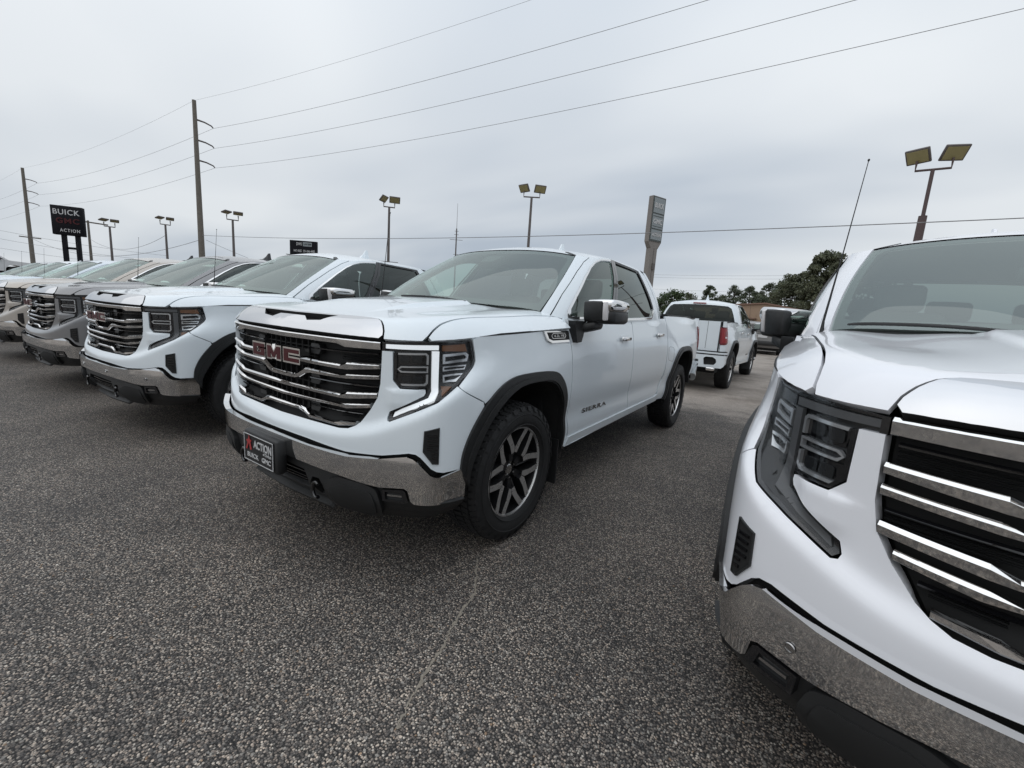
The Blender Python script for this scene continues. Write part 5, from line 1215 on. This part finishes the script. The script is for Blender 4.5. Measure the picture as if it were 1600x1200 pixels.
# ------------------------------------------------------------------ trees
def tree(loc, h, w, label, kind='pine', bole=.4, seed=0, n=1500, group='trees behind the metal building'):
    g = np.random.default_rng(seed); root = empty('pine_tree' if kind == 'pine' else 'oak_tree' if kind == 'oak' else 'shade_tree', loc)
    tag(root, label, 'tree', group)
    top = h*.95; tr_ = tube([(0, 0, 0), (.1*w*g.uniform(-.3, .3), 0, h*.4), (.1*w*g.uniform(-.5, .5), .05, top)], [h*.018+.06, h*.013+.03, .03], 8); cl_ = []
    nl = 16 if kind == 'pine' else 22
    for i in range(nl):
        t = bole+(1-bole)*(i+g.random())/nl; a = g.uniform(0, 6.28)
        prof = math.sin(math.pi*min(1, max(.0, (t-bole)/(1-bole))*.82+.16)); L_ = w*.5*prof*g.uniform(.55, 1.1)
        b = Vector((0, 0, t*h*.92)); e_ = b+Vector((math.cos(a)*L_, math.sin(a)*L_, h*.06*g.uniform(-.2, 1.3)))
        tr_.join(tube([b, b.lerp(e_, .5)+Vector((0, 0, -.02*h)), e_], [.05+.004*h, .05, .02], 5)); 
        cl_.append((e_, w*.13*g.uniform(.7, 1.5))); cl_.append((b.lerp(e_, .65)+Vector((0, 0, .02*h)), w*.11*g.uniform(.6, 1.4)))
    cl_.append((Vector((0, 0, top)), w*.12))
    if kind != 'pine':      # fill the crown volume with many small clumps
        for i in range(70):
            t = g.random(); a = g.uniform(0, 6.28); rr_ = w*.46*math.sqrt(g.random())*(max(.05, math.sin(math.pi*(.12+.80*t)))**.7)*g.uniform(.8, 1.08)
            cl_.append((Vector((math.cos(a)*rr_, math.sin(a)*rr_, h*(bole*.7+(1-bole*.7)*t)*.97)), w*.085*g.uniform(.6, 1.5)))
    else:
        for i in range(22):
            t = g.random(); a = g.uniform(0, 6.28); rr_ = w*.42*math.sqrt(g.random())*max(.1, math.sin(math.pi*(.15+.75*t)))
            cl_.append((Vector((math.cos(a)*rr_, math.sin(a)*rr_, h*(bole+(1-bole)*t)*.96)), w*.075*g.uniform(.6, 1.5)))
    obj('trunk', tr_, 'bark', root, 60)
    C = np.array([list(c) for c, r in cl_]); Rr = np.array([r for c, r in cl_]); per = n//len(cl_)
    idx = np.repeat(np.arange(len(cl_)), per); m = len(idx)
    dv = g.normal(size=(m, 3)); dv /= np.linalg.norm(dv, axis=1, keepdims=True); P = C[idx]+dv*(Rr[idx]*g.random(m)**.45)[:, None]*np.array([1.15, 1.15, .75])
    sz = (.0085*h+.035)*g.uniform(.6, 1.5, m)
    a1 = g.normal(size=(m, 3)); a1 /= np.linalg.norm(a1, axis=1, keepdims=True); a2 = np.cross(a1, g.normal(size=(m, 3))); a2 /= np.linalg.norm(a2, axis=1, keepdims=True)
    k1 = sz*(1.7 if kind == 'pine' else 1.1); k2 = sz*(.45 if kind == 'pine' else .8)
    V = np.stack([P-a1*k1[:, None], P+a2*k2[:, None], P+a1*k1[:, None], P-a2*k2[:, None]], 1).reshape(-1, 3)
    md = MD(); md.v = [tuple(p_) for p_ in V]; md.f = [(4*i, 4*i+1, 4*i+2, 4*i+3) for i in range(m)]; md.m = [0]*m; md.n = [None]*m
    cr_ = obj('crown', md, 'leaf_pine' if kind == 'pine' else 'leaf_oak' if kind == 'oak' else 'leaf_shrub', root)
def tre(az, el, d, wdeg, label, kind, seed, n, bole=.4): tree(pol(az, d), zel(el, d), 2*d*math.tan(R(wdeg/2)), label, kind, bole, seed, n)
tre(-14.6, 3.9, 70, 4.9, 'spreading round green tree just right of the pylon sign', 'shade', 3, 8000, .28)
tre(-17.2, 2.6, 85, 3.4, 'low dark tree at the foot of the pylon sign', 'shade', 13, 2200, .3)
tre(-10.6, 4.7, 78, 2.5, 'slim lone pine tree above the back row truck', 'pine', 4, 4200, .40)
tre(-8.0, 4.8, 80, 2.8, 'left one of the paired pine trees above the back truck cab', 'pine', 5, 4200, .34)
tre(-6.3, 4.7, 80, 3.0, 'right one of the paired pine trees above the back truck cab', 'pine', 6, 4600, .30)
tre(-4.3, 5.1, 82, 3.4, 'open pine tree over the gable of the metal building', 'pine', 7, 5200, .28)
tre(-3.2, 5.4, 84, 3.0, 'tall pine tree right of the building gable', 'pine', 8, 4600, .28)
tre(-2.2, 6.1, 70, 4.2, 'dense oak tree left of the tallest oak', 'oak', 9, 11000, .2)
tre(.5, 8.2, 66, 5.6, 'tallest dense oak tree, behind the nearest white truck', 'oak', 10, 22000, .12)
tre(4.4, 7.4, 72, 5.5, 'dense oak tree mostly hidden behind the nearest white truck', 'oak', 11, 12000, .15)
tre(-12.6, 3.6, 92, 3.0, 'low bushy tree between the round tree and the lone pine', 'oak', 21, 5000, .1)
tre(-9.2, 3.7, 92, 2.6, 'low bushy tree between the lone pine and the paired pines', 'oak', 22, 5000, .1)
tre(-5.0, 3.9, 90, 3.4, 'low tree filling the gap behind the pines', 'oak', 12, 6000, .15)

# ------------------------------------------------------------------ grey sport utility vehicle beyond the back row
def suv(loc, rz, label, paint_, name='sport_utility_vehicle', cat='suv'):
    root = empty(name, loc, rz); tag(root, label, cat)
    Ls, hw = 4.8, .95
    def sec(y):    # half width by y
        return hw-.05*(abs(y)/2.4)**4
    def shell(prof, inset=0.): return prof
    low = [(-2.40, .45), (-2.42, .75), (-2.36, 1.02), (-1.25, 1.10), (2.25, 1.10), (2.38, 1.0), (2.42, .55), (2.36, .36), (1.90, .36), (1.85, .62), (1.70, .78), (1.45, .82), (1.18, .76), (1.02, .58), (.98, .36), (-.98, .36), (-1.02, .58), (-1.18, .76), (-1.45, .82), (-1.70, .76), (-1.85, .58), (-1.88, .36)]
    md = MD(); cols = [-hw, -hw+.06, 0, hw-.06, hw]; 
    pr = prism(low, -hw, hw, lambda a, b, d_: (d_*(1-.05*(abs(a)/2.4)**4)*(1-.02*max(0, b-.9)), a, b)); obj('body', pr, paint_, root)
    obj('underbody', box((-.80, -2.2, .22), (.80, 2.2, .5)), 'underbody', root)
    top = [(-1.20, 1.10), (-.45, 1.66), (.2, 1.72), (1.7, 1.70), (2.05, 1.60), (2.28, 1.10)]
    obj('cabin', prism(top, -hw, hw, lambda a, b, d_: (d_*(1-.26*(b-1.1)), a, b)), paint_, root)
    ins = [(-.98, 1.14), (-.38, 1.60), (.2, 1.64), (1.62, 1.62), (1.90, 1.50), (2.02, 1.14)]
    for s in (-1, 1): obj('side_glass', prism(ins, s*hw*1.004, s*hw*.98, lambda a, b, d_: (d_*(1-.26*(b-1.1)), a, b)), 'black_gloss', root)
    obj('rear_window', prism([(-.74, 1.16), (.74, 1.16), (.64, 1.55), (-.64, 1.55)], 0, .03, lambda a, b, d_: (a, 2.30-(b-1.1)*.42+.012-d_, b)), 'black_gloss', root)
    obj('windshield', prism([(-.78, 1.16), (.78, 1.16), (.68, 1.60), (-.68, 1.60)], 0, .03, lambda a, b, d_: (a, -1.20+(b-1.1)*1.34-.012+d_, b)), 'black_gloss', root)
    for s in (-1, 1):
        obj('tail_light', rbox((s*.80, 2.36, .98), (.24, .12, .14), .03), 'red_lens', root); obj('headlight', rbox((s*.74, -2.36, .86), (.32, .14, .14), .03), 'lamp_reflector', root)
        obj('roof_rail', tube([(s*.70, -.2, 1.745), (s*.70, 1.6, 1.735)], .018, 6), 'chrome_dull', root)
        obj('side_mirror', rbox((s*1.02, -.75, 1.14), (.18, .12, .14), .04), 'black_gloss', root, 50)
        for y in (-1.45, 1.45):
            w = obj('wheel', lathe([(.12, .20), (.12, .235), (.09, .24)], 24).join(lathe([(.10, .0), (.115, .2)], 24)).mv((s*.80 if s > 0 else -.80, y, .36)) if s > 0 else lathe([(.12, .20), (.12, .235), (.09, .24)], 24).join(lathe([(.10, .0), (.115, .2)], 24)).mirror().mv((-.80, y, .36)), 'rim_face', root, 40)
            t_ = lathe([(.11, .235), (.125, .27), (.11, .36), (-.11, .36), (-.125, .27), (-.11, .235)], 28); obj('tyre', (t_ if s > 0 else t_.mirror()).mv((s*.80, y, .36)), 'tyre', w, 40)
    obj('rear_bumper', rbox((0, 2.40, .60), (1.78, .14, .24), .05), 'black_plastic', root, 50)
    pl = obj('license_plate', box((-.22, 2.425, .88), (.22, 2.44, 1.02)), 'white_print', root)
    obj('lip', box((-.3, 2.40, 1.04), (.3, 2.43, 1.07)), 'chrome_dull', root)
    return root
MATS['suv_grey'] = paint('suv_grey', (.16, .155, .15), .4, .35)
suv((.30, 27.5, 0), math.pi+.0, 'grey sport utility vehicle parked far back, left of the black mirror housing', 'suv_grey').rotation_euler = (0, 0, math.pi*0+math.pi)
MATS['suv_white'] = paint('suv_white', (.62, .62, .62), .0, .35)

# ------------------------------------------------------------------ far left: vehicles by the display mound
d = 48.; c = pol(-84.6, d)
st = empty('display_ramp', (c.x, c.y, 0)); tag(st, 'low dark display ramp carrying a white vehicle at the far left edge', 'ramp')
obj('deck', box((-2.0, -3.2, 1.28), (2.0, 2.8, 1.42)), 'sign_frame', st)
for x in (-1.8, 1.8):
    for y in (-2.9, 2.5): obj('leg', box((x-.1, y-.1, 0), (x+.1, y+.1, 1.28)), 'sign_frame', st)
v1 = suv((c.x, c.y-.2, 1.42), math.pi, 'white vehicle raised on the display ramp at the far left edge', 'suv_white')
v2 = suv(tuple(pol(-84.9, 42)), math.pi, 'white vehicle parked low in front of the display ramp, far left edge', 'suv_white')
